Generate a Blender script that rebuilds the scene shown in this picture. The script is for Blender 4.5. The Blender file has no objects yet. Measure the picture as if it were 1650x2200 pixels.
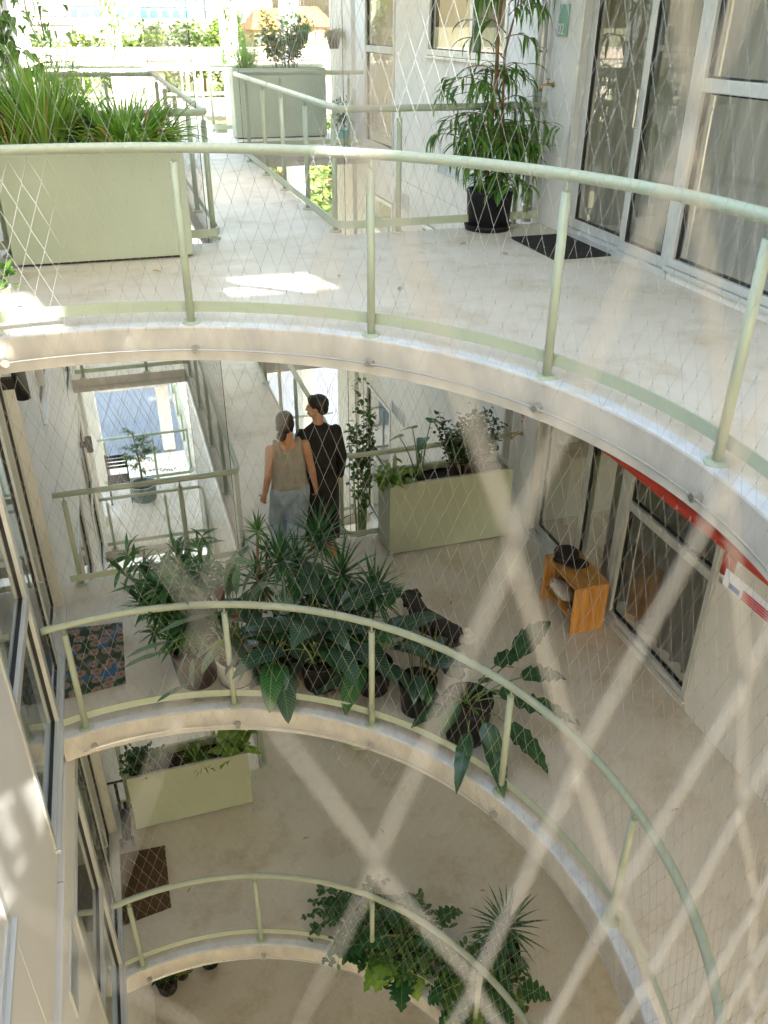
import bpy, math, random
import numpy as np
from mathutils import Vector, Matrix
random.seed(7)
R = math.radians
sc = bpy.context.scene
COL = sc.collection
H = 3.147                      # storey height; top walkway at z = 0

# ---------------- camera ----------------
cd = bpy.data.cameras.new('camera'); cam = bpy.data.objects.new('camera', cd); COL.objects.link(cam)
yaw, pit, rol = R(17.58), R(30.35), R(0.41)
fw = Vector((math.sin(yaw)*math.cos(pit), math.cos(yaw)*math.cos(pit), -math.sin(pit)))
rt = Vector((math.cos(yaw), -math.sin(yaw), 0)); up = rt.cross(fw)
rt2 = rt*math.cos(rol)+up*math.sin(rol); up2 = up*math.cos(rol)-rt*math.sin(rol)
m = Matrix((rt2, up2, -fw)).transposed().to_4x4(); m.translation = (0.37, -2.583, 1.6)
cam.matrix_world = m
cd.sensor_fit = 'VERTICAL'; cd.sensor_height = 36; cd.lens = 29.3
cd.clip_start = 0.02; cd.clip_end = 6000
cd.dof.use_dof = True; cd.dof.focus_distance = 6.5; cd.dof.aperture_fstop = 3.5
sc.camera = cam
# ---------------- world, sun, exposure ----------------
SUN = Vector((0.22, -0.74, 0.66)).normalized()
W = bpy.data.worlds.new('World'); sc.world = W; W.use_nodes = True
nt = W.node_tree; bg = nt.nodes['Background']
sky = nt.nodes.new('ShaderNodeTexSky'); sky.sky_type = 'NISHITA'; sky.sun_disc = False
sky.sun_elevation = math.asin(SUN.z); sky.sun_rotation = math.atan2(SUN.x, SUN.y)
sky.air_density = 2.0; sky.dust_density = 5.0; sky.ozone_density = 0.2
nt.links.new(sky.outputs[0], bg.inputs[0]); bg.inputs[1].default_value = 0.15
sd = bpy.data.lights.new('sun', 'SUN'); so = bpy.data.objects.new('sun', sd); COL.objects.link(so)
sd.energy = 2.4; sd.angle = R(0.55); sd.color = (1, .94, .86)
so.rotation_euler = SUN.to_track_quat('Z', 'Y').to_euler(); so.location = (5, -10, 14)
sc.view_settings.view_transform = 'Standard'; sc.view_settings.look = 'None'
sc.view_settings.exposure = 2.8
sc.render.engine = 'CYCLES'
cy = sc.cycles
cy.max_bounces = 10; cy.diffuse_bounces = 6; cy.glossy_bounces = 4; cy.transparent_max_bounces = 16; cy.transmission_bounces = 4
cy.use_denoising = True; cy.caustics_reflective = False; cy.caustics_refractive = False
cy.sample_clamp_indirect = 8

# ---------------- materials ----------------
def lin(r, g, b):
    f = lambda c: (c/255/12.92) if c <= 10 else ((c/255+.055)/1.055)**2.4
    return (f(r), f(g), f(b), 1)
def pm(name, col, rough=.5, metal=0, var=.08, scale=6, bump=0, bscale=None, spec=.5, col2=None, stretch=None, detail=4, trans=0, coat=0):
    mt = bpy.data.materials.new(name); mt.use_nodes = True; n = mt.node_tree.nodes; l = mt.node_tree.links
    b = n['Principled BSDF']; b.inputs['Roughness'].default_value = rough; b.inputs['Metallic'].default_value = metal
    b.inputs['Specular IOR Level'].default_value = spec; b.inputs['Coat Weight'].default_value = coat
    tc = n.new('ShaderNodeTexCoord'); src = tc.outputs['Object']
    if stretch:
        mp = n.new('ShaderNodeMapping'); mp.inputs['Scale'].default_value = stretch; l.new(src, mp.inputs[0]); src = mp.outputs[0]
    c = col if len(col) == 4 else (*col, 1)
    if var or col2:
        nz = n.new('ShaderNodeTexNoise'); nz.inputs['Scale'].default_value = scale; nz.inputs['Detail'].default_value = detail
        l.new(src, nz.inputs['Vector'])
        rp = n.new('ShaderNodeValToRGB'); l.new(nz.outputs[0], rp.inputs[0])
        a = col2 if col2 else tuple(x*(1-var) for x in c[:3]); bb = c if col2 else tuple(min(1, x*(1+var)) for x in c[:3])
        rp.color_ramp.elements[0].position = .32; rp.color_ramp.elements[1].position = .68
        rp.color_ramp.elements[0].color = (*a[:3], 1); rp.color_ramp.elements[1].color = (*bb[:3], 1)
        l.new(rp.outputs[0], b.inputs['Base Color'])
    else: b.inputs['Base Color'].default_value = c
    if bump:
        n2 = n.new('ShaderNodeTexNoise'); n2.inputs['Scale'].default_value = bscale or scale*4; n2.inputs['Detail'].default_value = 5
        l.new(src, n2.inputs['Vector']); bp = n.new('ShaderNodeBump'); bp.inputs['Strength'].default_value = bump; bp.inputs['Distance'].default_value = .01
        l.new(n2.outputs[0], bp.inputs['Height']); l.new(bp.outputs[0], b.inputs['Normal'])
    if trans:
        tr = n.new('ShaderNodeBsdfTranslucent'); mx = n.new('ShaderNodeMixShader'); mx.inputs[0].default_value = trans
        if var or col2: l.new(rp.outputs[0], tr.inputs[0])
        else: tr.inputs[0].default_value = c
        l.new(b.outputs[0], mx.inputs[1]); l.new(tr.outputs[0], mx.inputs[2]); l.new(mx.outputs[0], n['Material Output'].inputs[0])
    return mt
def floor_mat():
    mt = bpy.data.materials.new('floor_coating'); mt.use_nodes = True; n = mt.node_tree.nodes; l = mt.node_tree.links
    b = n['Principled BSDF']; tc = n.new('ShaderNodeTexCoord')
    def nz(s, d=4, r=.55):
        x = n.new('ShaderNodeTexNoise'); x.inputs['Scale'].default_value = s; x.inputs['Detail'].default_value = d; x.inputs['Roughness'].default_value = r
        l.new(tc.outputs['Object'], x.inputs['Vector']); return x
    def rp(x, p0, c0, p1, c1):
        y = n.new('ShaderNodeValToRGB'); e = y.color_ramp.elements; e[0].position = p0; e[1].position = p1; e[0].color = c0; e[1].color = c1
        l.new(x.outputs[0], y.inputs[0]); return y
    big = rp(nz(1.1), .3, (.60, .55, .465, 1), .7, (.67, .633, .565, 1))
    fine = rp(nz(170, 3, .7), .40, (.93, .92, .91, 1), .62, (1.04, 1.04, 1.04, 1))
    st = rp(nz(2.3, 8, .72), .50, (1, 1, 1, 1), .70, (.78, .72, .62, 1))
    sc_ = rp(nz(26, 5, .8), .58, (1, 1, 1, 1), .72, (.86, .83, .78, 1))
    def mul(a, c):
        x = n.new('ShaderNodeMix'); x.data_type = 'RGBA'; x.blend_type = 'MULTIPLY'; x.inputs[0].default_value = 1
        l.new(a, x.inputs[6]); l.new(c, x.inputs[7]); return x.outputs[2]
    spk = rp(nz(420, 1, .4), .70, (1, 1, 1, 1), .76, (.6, .55, .5, 1))
    l.new(mul(mul(mul(mul(big.outputs[0], fine.outputs[0]), st.outputs[0]), spk.outputs[0]), sc_.outputs[0]), b.inputs['Base Color'])
    rr = rp(nz(5, 4), .35, (.42, .42, .42, 1), .7, (.70, .70, .70, 1)); l.new(rr.outputs[0], b.inputs['Roughness'])
    bp = n.new('ShaderNodeBump'); bp.inputs['Strength'].default_value = .12; bp.inputs['Distance'].default_value = .004
    l.new(nz(90, 3).outputs[0], bp.inputs['Height']); l.new(bp.outputs[0], b.inputs['Normal'])
    return mt
def glass_mat(name, tint=(.90, .93, .92), ior=1.75):
    mt = bpy.data.materials.new(name); mt.use_nodes = True; n = mt.node_tree.nodes; l = mt.node_tree.links; n.remove(n['Principled BSDF'])
    t = n.new('ShaderNodeBsdfTransparent'); t.inputs[0].default_value = (*tint, 1); g = n.new('ShaderNodeBsdfGlossy'); g.inputs['Roughness'].default_value = .0
    g.inputs[0].default_value = (.92, .95, .95, 1)
    f = n.new('ShaderNodeFresnel'); f.inputs[0].default_value = ior; mx = n.new('ShaderNodeMixShader')
    l.new(f.outputs[0], mx.inputs[0]); l.new(t.outputs[0], mx.inputs[1]); l.new(g.outputs[0], mx.inputs[2]); l.new(mx.outputs[0], n['Material Output'].inputs[0])
    return mt
def leaf_mat(name, c1, c2, vein=None, nv=0, vk=.35, rough=.42, trans=.25, mid=None, edge=None, under=None, band=None):
    """leaf blade: uv.x across, uv.y along; side veins, midrib, edge stripe and underside colours"""
    mt = bpy.data.materials.new(name); mt.use_nodes = True; n = mt.node_tree.nodes; l = mt.node_tree.links; b = n['Principled BSDF']
    b.inputs['Roughness'].default_value = rough; b.inputs['Specular IOR Level'].default_value = .45
    tc = n.new('ShaderNodeTexCoord'); nz = n.new('ShaderNodeTexNoise'); nz.inputs['Scale'].default_value = 7; nz.inputs['Detail'].default_value = 3; l.new(tc.outputs['Object'], nz.inputs['Vector'])
    rp = n.new('ShaderNodeValToRGB'); rp.color_ramp.elements[0].position = .34; rp.color_ramp.elements[1].position = .66
    rp.color_ramp.elements[0].color = (*c1, 1); rp.color_ramp.elements[1].color = (*c2, 1); l.new(nz.outputs[0], rp.inputs[0])
    out = rp.outputs[0]
    sx = n.new('ShaderNodeSeparateXYZ'); l.new(tc.outputs['UV'], sx.inputs[0])
    def M(op, a, bv=None, cl=False):
        x = n.new('ShaderNodeMath'); x.operation = op; x.use_clamp = cl
        for i, v in enumerate((a, bv)):
            if v is None: continue
            if isinstance(v, (int, float)): x.inputs[i].default_value = v
            else: l.new(v, x.inputs[i])
        return x.outputs[0]
    au = M('ABSOLUTE', M('SUBTRACT', sx.outputs[0], .5))
    def mix(fac, a, c):
        x = n.new('ShaderNodeMix'); x.data_type = 'RGBA'; l.new(fac, x.inputs[0]); l.new(a, x.inputs[6]); x.inputs[7].default_value = (*c, 1); return x.outputs[2]
    if nv:
        s = M('SINE', M('MULTIPLY', M('SUBTRACT', sx.outputs[1], M('MULTIPLY', au, vk)), nv*6.283))
        out = mix(M('MULTIPLY', M('SUBTRACT', s, .45), 1.6, True), out, vein)
    if mid: out = mix(M('MULTIPLY', M('SUBTRACT', .035, au), 60, True), out, mid)
    if edge: out = mix(M('MULTIPLY', M('SUBTRACT', au, .33), 14, True), out, edge)
    if under:
        ge = n.new('ShaderNodeNewGeometry'); out = mix(ge.outputs['Backfacing'], out, under)
    l.new(out, b.inputs['Base Color'])
    tr = n.new('ShaderNodeBsdfTranslucent'); l.new(out, tr.inputs[0]); mx = n.new('ShaderNodeMixShader'); mx.inputs[0].default_value = trans
    l.new(b.outputs[0], mx.inputs[1]); l.new(tr.outputs[0], mx.inputs[2]); l.new(mx.outputs[0], n['Material Output'].inputs[0])
    return mt
MT = {}
MT['floor'] = floor_mat()
MT['fascia'] = pm('slab_edge_concrete', (.60, .575, .53), .6, var=0, col2=(.43, .42, .40), scale=6, bump=.2, bscale=40, detail=9, stretch=(1, 1, .55))
MT['flash'] = pm('edge_flashing', (.60, .62, .65), .45, var=.10, scale=9)
MT['soffit'] = pm('white_soffit', (.78, .76, .71), .8, var=.03)
MT['sage'] = pm('sage_green_paint', (.40, .46, .35), .38, var=.035, scale=5, bump=.03, bscale=60)
MT['planter'] = pm('planter_green_paint', (.38, .43, .335), .5, var=.05, scale=2.2, bump=.04, bscale=14)
MT['panel'] = pm('wall_panel_white', (.76, .757, .745), .55, var=.035, scale=1.6, bump=.05, bscale=25)
MT['panel2'] = pm('column_white', (.70, .69, .66), .5, var=.05, scale=3, stretch=(1, 1, .25))
MT['gap'] = pm('panel_gap', (.06, .06, .06), .8, var=0)
MT['alu'] = pm('aluminium_frame', (.60, .62, .61), .32, .25, var=.03)
MT['alublue'] = pm('anodised_rail', (.42, .46, .52), .3, .5, var=.05)
MT['gasket'] = pm('black_gasket', (.018, .02, .02), .5, var=0)
MT['glass'] = glass_mat('window_glass', (.93, .96, .95), 2.3)
MT['clear'] = glass_mat('glass_edge', (.97, .985, .98), 1.001)
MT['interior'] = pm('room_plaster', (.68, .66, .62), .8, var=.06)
MT['interior_dark'] = pm('room_plaster_shaded', (.27, .27, .26), .8, var=.06)  # darker copy of the room plaster; the rooms' dimness put into its colour
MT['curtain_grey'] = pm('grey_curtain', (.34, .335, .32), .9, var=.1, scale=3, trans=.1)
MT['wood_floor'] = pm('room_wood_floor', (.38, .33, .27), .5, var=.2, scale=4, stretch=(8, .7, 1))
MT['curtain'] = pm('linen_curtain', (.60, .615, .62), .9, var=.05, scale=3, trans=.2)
MT['wire'] = pm('steel_wire', (.40, .385, .35), .38, .2, var=0)
MT['wire_lit'] = pm('steel_wire_lit', (.42, .43, .44), .4, 0, var=0)  # paler copy of the wire steel; stronger light on the top net put into the colour
MT['node'] = pm('steel_ferrule', (.30, .30, .29), .4, .4, var=0)
MT['steel'] = pm('brushed_steel', (.55, .55, .54), .28, .85, var=.06, scale=40)
MT['galv'] = pm('galvanised_pipe', (.55, .57, .58), .35, .6, var=.1, scale=12)
MT['black'] = pm('black_plastic', (.012, .012, .014), .55, var=.1, spec=.25)
MT['brown'] = pm('brown_plastic', (.045, .032, .028), .5, var=.15)
MT['white'] = pm('white_ceramic', (.72, .73, .68), .3, var=.03)
MT['bluepot'] = pm('blue_grey_glaze', (.16, .23, .26), .25, var=.2, scale=12)
MT['turq'] = pm('turquoise_pot', (.30, .58, .54), .4, var=.05)
MT['soil'] = pm('potting_soil', (.05, .032, .02), .9, var=0, col2=(.012, .009, .007), scale=45, bump=.9, bscale=60)
MT['bark'] = pm('bark', (.20, .12, .06), .8, var=.35, scale=25, bump=.4)
MT['stem'] = pm('green_stem', (.10, .17, .045), .5, var=.2)
MT['red'] = pm('red_pipe_paint', (.42, .035, .016), .35, var=.08, scale=10)
MT['pine'] = pm('pine_wood', (.66, .34, .085), .42, var=0, col2=(.43, .19, .04), scale=3.2, stretch=(9, 9, .9), detail=6, bump=.05)
MT['pineh'] = pm('pine_wood_top', (.60, .31, .08), .42, var=0, col2=(.40, .18, .04), scale=3.2, stretch=(9, .9, 9), detail=6, bump=.05)
MT['skin'] = pm('skin', (.56, .29, .17), .5, var=.05, scale=10)
MT['skin2'] = pm('skin_pale', (.58, .32, .20), .5, var=.05, scale=10)
MT['hair'] = pm('dark_hair', (.022, .013, .009), .42, var=.4, scale=60, stretch=(1, 1, .2), bump=.3)
MT['tank'] = pm('taupe_knit', (.36, .345, .30), .8, var=.05, scale=18, bump=.15, bscale=120)
MT['jeans'] = pm('light_denim', (.42, .50, .60), .8, var=0, col2=(.27, .35, .46), scale=7, bump=.2, bscale=30)
MT['blackcloth'] = pm('black_cloth', (.012, .012, .014), .8, var=.2, scale=14, bump=.3, bscale=18)
MT['leather'] = pm('black_leather', (.015, .013, .012), .4, var=.2)
MT['mustard'] = pm('mustard_leather', (.55, .30, .03), .5, var=.1)
MT['tin'] = pm('road_asphalt', (.05, .05, .05), .8, var=.1)
MT['brass'] = pm('brass', (.45, .30, .10), .3, .9, var=.05)
MT['mirror'] = pm('label_white', (.75, .75, .75), .4, var=0)
MT['labred'] = pm('label_red', (.5, .05, .06), .4, var=0)
MT['labblue'] = pm('label_blue', (.04, .12, .4), .4, var=0)
MT['signgreen'] = pm('sign_green', (.18, .38, .30), .4, var=0)
MT['coco'] = pm('coir_mat', (.10, .055, .028), .95, var=.35, scale=60, bump=.8, bscale=200)
MT['rubber'] = pm('rubber_mat', (.022, .022, .022), .7, var=.2, scale=30)
G = lambda *a: a
LM = {
 'fig': leaf_mat('fig_leaf', (.05, .145, .022), (.13, .27, .04), mid=(.13, .24, .06), trans=.3),
 'bamboo': leaf_mat('podocarpus_leaf', (.028, .11, .038), (.07, .20, .065), mid=(.15, .3, .1), trans=.22, rough=.35),
 'strom': leaf_mat('stromanthe_leaf', (.15, .25, .155), (.22, .325, .20), vein=(.06, .12, .07), nv=7, vk=.5, mid=(.07, .14, .08), under=(.16, .05, .06), trans=.15),
 'strom2': leaf_mat('stromanthe_yellowing', (.24, .27, .05), (.28, .33, .09), vein=(.11, .16, .04), nv=7, vk=.5, mid=(.1, .14, .04), trans=.2),
 'cal': leaf_mat('calathea_leaf', (.016, .052, .030), (.028, .078, .042), vein=(.10, .16, .125), nv=17, vk=.28, mid=(.11, .17, .10), rough=.3, trans=.1),
 'cal2': leaf_mat('calathea_green_leaf', (.02, .085, .028), (.035, .13, .035), vein=(.07, .19, .06), nv=14, vk=.3, mid=(.12, .25, .08), rough=.3, trans=.18),
 'peace': leaf_mat('broad_dark_leaf', (.014, .055, .022), (.03, .09, .034), vein=(.035, .10, .04), nv=12, vk=.3, mid=(.07, .15, .06), rough=.3, trans=.12),
 'drac': leaf_mat('dracaena_leaf', (.022, .09, .034), (.05, .155, .055), mid=(.08, .2, .07), rough=.3, trans=.15),
 'dracl': leaf_mat('dracaena_young_leaf', (.05, .15, .03), (.10, .24, .05), mid=(.06, .16, .05), rough=.35, trans=.2),
 'snake': leaf_mat('snake_leaf', (.05, .085, .03), (.10, .15, .06), vein=(.018, .04, .018), nv=16, vk=.1, edge=(.55, .47, .04), rough=.4, trans=.05),
 'grass': leaf_mat('lemongrass_blade', (.19, .36, .05), (.33, .52, .10), mid=(.30, .46, .13), trans=.5),
 'arch': leaf_mat('arching_grass_blade', (.13, .29, .035), (.26, .46, .07), mid=(.27, .42, .11), trans=.48),
 'dead': leaf_mat('dry_leaf', (.42, .24, .08), (.50, .32, .13), trans=.2, rough=.7),
 'shrub': leaf_mat('shrub_leaf', (.035, .105, .018), (.10, .21, .035), mid=(.12, .24, .05), trans=.3),
 'dshrub': leaf_mat('dark_shrub_leaf', (.014, .052, .016), (.040, .105, .026), mid=(.06, .14, .04), trans=.2),
 'mons': leaf_mat('monstera_leaf', (.015, .07, .02), (.03, .12, .03), mid=(.08, .2, .06), rough=.32, trans=.18),
 'lime': leaf_mat('young_lime_leaf', (.14, .28, .03), (.24, .40, .06), mid=(.3, .45, .12), trans=.35),
 'vine': leaf_mat('vine_leaf', (.07, .17, .025), (.15, .29, .045), mid=(.2, .34, .08), trans=.4),
 'taro': leaf_mat('elephant_ear_leaf', (.05, .15, .06), (.10, .22, .10), mid=(.2, .34, .16), vein=(.09, .2, .09), nv=4, vk=.6, trans=.25),
 'far': leaf_mat('park_tree_leaf', (.10, .17, .030), (.20, .29, .05), trans=.25, rough=.7),
 'far2': leaf_mat('park_tree_leaf_b', (.07, .13, .025), (.14, .22, .045), trans=.25, rough=.7),
}

# ---------------- mesh helpers ----------------
class MB:
    def __init__(s): s.v = []; s.f = []; s.mi = []; s.uv = []; s.cur = 0; s.n = 0
    def add(s, vs, fs, uvs=None):
        s.v.extend(vs); o = s.n; s.n += len(vs)
        for k, f in enumerate(fs):
            s.f.append(tuple(i+o for i in f)); s.mi.append(s.cur)
            s.uv.append(uvs[k] if uvs else None)
        return s
    def box(s, x0, x1, y0, y1, z0, z1):
        v = [(x, y, z) for z in (z0, z1) for y in (y0, y1) for x in (x0, x1)]
        return s.add(v, [(0, 2, 3, 1), (4, 5, 7, 6), (0, 1, 5, 4), (2, 6, 7, 3), (0, 4, 6, 2), (1, 3, 7, 5)])
    def rbox(s, c, sx, sy, sz, rz=0, M=None):
        v = []
        for z in (-sz/2, sz/2):
            for y in (-sy/2, sy/2):
                for x in (-sx/2, sx/2):
                    p = Vector((x, y, z)); p = (M @ p) if M else Matrix.Rotation(rz, 3, 'Z') @ p
                    v.append(tuple(p+Vector(c)))
        return s.add(v, [(0, 2, 3, 1), (4, 5, 7, 6), (0, 1, 5, 4), (2, 6, 7, 3), (0, 4, 6, 2), (1, 3, 7, 5)])
    def tube(s, pts, r, n=8, caps=True, closed=False):
        P = [Vector(p) for p in pts]; N = len(P); rr = r if isinstance(r, (list, tuple)) else [r]*N
        vs = []; prev = None
        for i, p in enumerate(P):
            if closed: d = P[(i+1) % N]-P[i-1]
            else: d = P[min(i+1, N-1)]-P[max(i-1, 0)]
            d.normalize()
            if prev is None:
                a = Vector((0, 0, 1)) if abs(d.z) < .9 else Vector((1, 0, 0))
                u = d.cross(a).normalized()
            else:
                u = (prev-d*prev.dot(d)); u = u.normalized() if u.length > 1e-6 else d.orthogonal().normalized()
            prev = u; w = d.cross(u)
            for k in range(n):
                t = 2*math.pi*k/n; vs.append(tuple(p+(u*math.cos(t)+w*math.sin(t))*rr[i]))
        fs = []
        for i in range(N if closed else N-1):
            j = (i+1) % N
            for k in range(n): fs.append((i*n+k, i*n+(k+1) % n, j*n+(k+1) % n, j*n+k))
        if caps and not closed: fs.append(tuple(range(n-1, -1, -1))); fs.append(tuple((N-1)*n+k for k in range(n)))
        return s.add(vs, fs)
    def lathe(s, prof, c=(0, 0, 0), n=24, sx=1, sy=1):
        vs = [(c[0]+r*sx*math.cos(2*math.pi*k/n), c[1]+r*sy*math.sin(2*math.pi*k/n), c[2]+z) for r, z in prof for k in range(n)]
        fs = [(i*n+k, i*n+(k+1) % n, (i+1)*n+(k+1) % n, (i+1)*n+k) for i in range(len(prof)-1) for k in range(n)]
        return s.add(vs, fs)
    def ball(s, c, r, n=10, M=None):
        r = r if isinstance(r, (tuple, list)) else (r, r, r); vs = []; fs = []; m_ = n//2+1
        for i in range(m_+1):
            a = math.pi*i/m_
            for k in range(n):
                t = 2*math.pi*k/n; p = Vector((r[0]*math.sin(a)*math.cos(t), r[1]*math.sin(a)*math.sin(t), r[2]*math.cos(a)))
                vs.append(tuple((M @ p if M else p)+Vector(c)))
        for i in range(m_):
            for k in range(n): fs.append((i*n+k, (i+1)*n+k, (i+1)*n+(k+1) % n, i*n+(k+1) % n))
        return s.add(vs, fs)
OFF = {}
def root_off(o): return OFF.get(o.name, Vector((0, 0, 0))) if o else Vector((0, 0, 0))
def obj(name, mb, mats, parent=None, smooth=False, bevel=0):
    me = bpy.data.meshes.new(name)
    off = root_off(parent)
    if isinstance(mb, MB):
        V = np.array(mb.v, dtype=np.float64)-np.array(off)
        me.from_pydata(V.tolist(), [], mb.f)
        if any(mb.mi): me.polygons.foreach_set('material_index', mb.mi)
        if any(u is not None for u in mb.uv):
            ul = me.uv_layers.new(name='UVMap'); flat = []
            for f, u in zip(mb.f, mb.uv):
                for k in range(len(f)): flat.extend(u[k] if u else (0, 0))
            ul.data.foreach_set('uv', flat)
    else:
        V, F = mb; V = V-np.array(off)
        me.vertices.add(len(V)); me.vertices.foreach_set('co', V.ravel())
        nf = len(F); k = F.shape[1]; me.loops.add(nf*k); me.loops.foreach_set('vertex_index', F.ravel())
        me.polygons.add(nf); me.polygons.foreach_set('loop_start', np.arange(0, nf*k, k)); me.polygons.foreach_set('loop_total', np.full(nf, k))
        me.update(calc_edges=True)
    for q in (mats if isinstance(mats, (list, tuple)) else [mats]): me.materials.append(q)
    if smooth: me.polygons.foreach_set('use_smooth', [True]*len(me.polygons))
    me.update()
    o = bpy.data.objects.new(name, me); COL.objects.link(o)
    if parent: o.parent = parent
    OFF[o.name] = off
    if bevel:
        bv = o.modifiers.new('bevel', 'BEVEL'); bv.width = bevel; bv.segments = 2; bv.limit_method = 'ANGLE'
    return o
def thing(name, label, cat, loc=(0, 0, 0), group=None):
    o = bpy.data.objects.new(name, None); COL.objects.link(o); o.location = loc; o.empty_display_size = .1
    o['label'] = label; o['category'] = cat
    if group: o['group'] = group
    OFF[o.name] = Vector(loc); return o
def tag(o, label, cat, group=None):
    o['label'] = label; o['category'] = cat
    if group: o['group'] = group
    return o
def struct(o): o['kind'] = 'structure'; return o
LVN = ['top', 'middle', 'lower', 'ground']
XL, XR = -.58, 4.18
def sm(a, b, x): t = max(0, min(1, (x-a)/(b-a))); return t*t*(3-2*t)
def Redge(th):   # th in degrees; the near lip bulges a little inward under the camera
    return 2.60-.135*sm(-12, -58, th)
def cpt(th, dr=0, z=0): r = Redge(th)+dr; return (r*math.cos(R(th)), r*math.sin(R(th)), z)
TH0 = math.degrees(math.acos(XL/2.60)); TH1 = -math.degrees(math.acos(XL/2.465))
# ---------------- floors ----------------
YN, YH0, YH1, YC1, YV1, YE = -9.0, 4.72, 10.35, 12.85, 18.4, 20.6
WX0, WX1 = 1.155, 2.29
TS = .213
def make_floor(l, ex=0):
    z = -H*l; mb = MB(); YN_ = YN if l >= 0 else -3.62
    ths = list(np.linspace(TH0, TH1, 150))
    def outer(th):
        c, s_ = math.cos(R(th)), math.sin(R(th)); t = 1e9
        if c > 1e-6: t = min(t, XR/c)
        if c < -1e-6: t = min(t, XL/c)
        if s_ > 1e-6: t = min(t, YH0/s_)
        if s_ < -1e-6: t = min(t, YN_/s_)
        return (c*t, s_*t)
    for cx, cy_ in ((XR, YH0), (XL, YH0), (XR, YN_), (XL, YN_)):
        a = math.degrees(math.atan2(cy_, cx))
        if TH1 < a < TH0: ths.append(a)
    ths = sorted(set(ths), reverse=True); n = len(ths)
    rings = []
    def ring(f): 
        o = len(mb.v); mb.v.extend(f(t) for t in ths); mb.n = len(mb.v); return o
    def strip(a, b, mi):
        for i in range(n-1): mb.f.append((a+i, b+i, b+i+1, a+i+1)); mb.mi.append(mi); mb.uv.append(None)
    lo = lambda p, zz: (max(p[0], XL), p[1], zz)
    r_out = ring(lambda t: (*outer(t), z))
    def inner(dr, dz):
        def f(t):
            q = cpt(t, dr+ex)
            return (max(q[0], XL), q[1], z+dz)
        return f
    r1 = ring(inner(.085, 0)); r2 = ring(inner(.08, .006)); r3 = ring(inner(.022, .006)); r4 = ring(inner(.006, .001)); r5 = ring(inner(0, -.008)); r6 = ring(inner(0, -TS)); r7 = ring(lambda t: (*outer(t), z-TS))
    strip(r_out, r1, 0); strip(r1, r2, 2); strip(r2, r3, 2); strip(r3, r4, 2); strip(r4, r5, 1); strip(r5, r6, 1); strip(r6, r7, 3)
    if l < 0:
        struct(obj('shade_ring', mb, [MT['floor'], MT['fascia'], MT['flash'], MT['soffit']])); return  # unseen ring slab added to shade the top walkway
    # straight runs beyond the atrium: walkway, cross floor, second walkway, end floor
    def slab(x0, x1, y0, y1):
        mb.cur = 3; mb.box(x0+.002, x1-.002, y0+.002, y1-.002, z-TS, z-.005)
        mb.cur = 0; mb.add([(x0, y0, z), (x1, y0, z), (x1, y1, z), (x0, y1, z)], [(0, 1, 2, 3)])
        mb.cur = 1; mb.add([(x0, y0, z-TS-.001), (x1, y0, z-TS-.001), (x1, y1, z-TS-.001), (x0, y1, z-TS-.001), (x0, y0, z), (x1, y0, z), (x1, y1, z), (x0, y1, z)], [(0, 1, 5, 4), (1, 2, 6, 5), (2, 3, 7, 6), (3, 0, 4, 7)])
        mb.cur = 0
    mb.cur = 1; mb.add([(XL, YH0, z), (WX0, YH0, z), (WX0, YH0, z-TS), (XL, YH0, z-TS), (WX1, YH0, z), (XR, YH0, z), (XR, YH0, z-TS), (WX1, YH0, z-TS)], [(0, 1, 2, 3), (4, 5, 6, 7)]); mb.cur = 0
    slab(WX0, WX1, YH0, YH1); slab(XL, XR, YH1, YC1)
    if l < 4: slab(WX0, WX1, YC1, YV1); slab(XL, XR, YV1, YE)
    struct(obj('floor', mb, [MT['floor'], MT['fascia'], MT['flash'], MT['soffit']]))
make_floor(-1, .55)
for l in (0, 1, 2): make_floor(l)
g_ = MB(); zz = -3*H
g_.add([(XL-3, -8, zz), (XR+3, -8, zz), (XR+3, 20.6, zz), (XL-3, 20.6, zz)], [(0, 1, 2, 3)])
struct(obj('courtyard_floor', g_, MT['floor']))
# unseen roofs and wall added to block sun and sky; cutouts shape the patches
def back(P):   # where the sun ray through P crosses the added wall plane
    t = (P[1]+3.55)/-SUN.y; return (P[0]+SUN.x*t, P[2]+SUN.z*t)
holes = []; roof_cuts = []
def opening(P, wx, wz):
    x, z = back(P)
    if z-wz/2 > 3.0: holes.append((x-wx/2, x+wx/2, z-wz/2, z+wz/2))
    else:      # the beam passes under the wall: an opening cut in the added rear roof instead
        t = (H-.05-P[2])/SUN.z; x, y = P[0]+SUN.x*t, P[1]+SUN.y*t; roof_cuts.append((x-wx/2, x+wx/2, y-wz/2, y+wz/2))
def tiled(mb, x0, x1, y0, y1, hs, put):
    xs = sorted(set([x0, x1]+[v for h in hs for v in h[:2]])); ys = sorted(set([y0, y1]+[v for h in hs for v in h[2:]]))
    for a, b in zip(xs, xs[1:]):
        run = None
        for c, d in zip(ys, ys[1:]):
            mx_, mz = (a+b)/2, (c+d)/2
            if any(h[0] < mx_ < h[1] and h[2] < mz < h[3] for h in hs):
                if run: put(a, b, *run); run = None
            else: run = (run[0], d) if run else (c, d)
        if run: put(a, b, *run)
for i in range(6): opening((1.60-.03*i, 3.02+.085*i, 0), .10+.10*i, .0765)   # stepped cutouts shaping a tapered sun patch on the floor
opening((1.75, 2.06, .99), .75, .24)
opening((1.9, 1.85, 1.35), .6, .42)
opening((-.28, 3.1, 0), .34, .9)
opening((-.42, 2.6, -.1), .22, .14)
opening((.35, 2.6, -.12), .10, .10)
opening((-.1, 2.58, -3.25), .07, .14); opening((.28, 2.56, -3.25), .07, .14)
opening((1.55, 1.9, -6.29+.5), .2, .2)
opening((-.58, .80, -2.15), .38, .85)
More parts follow.
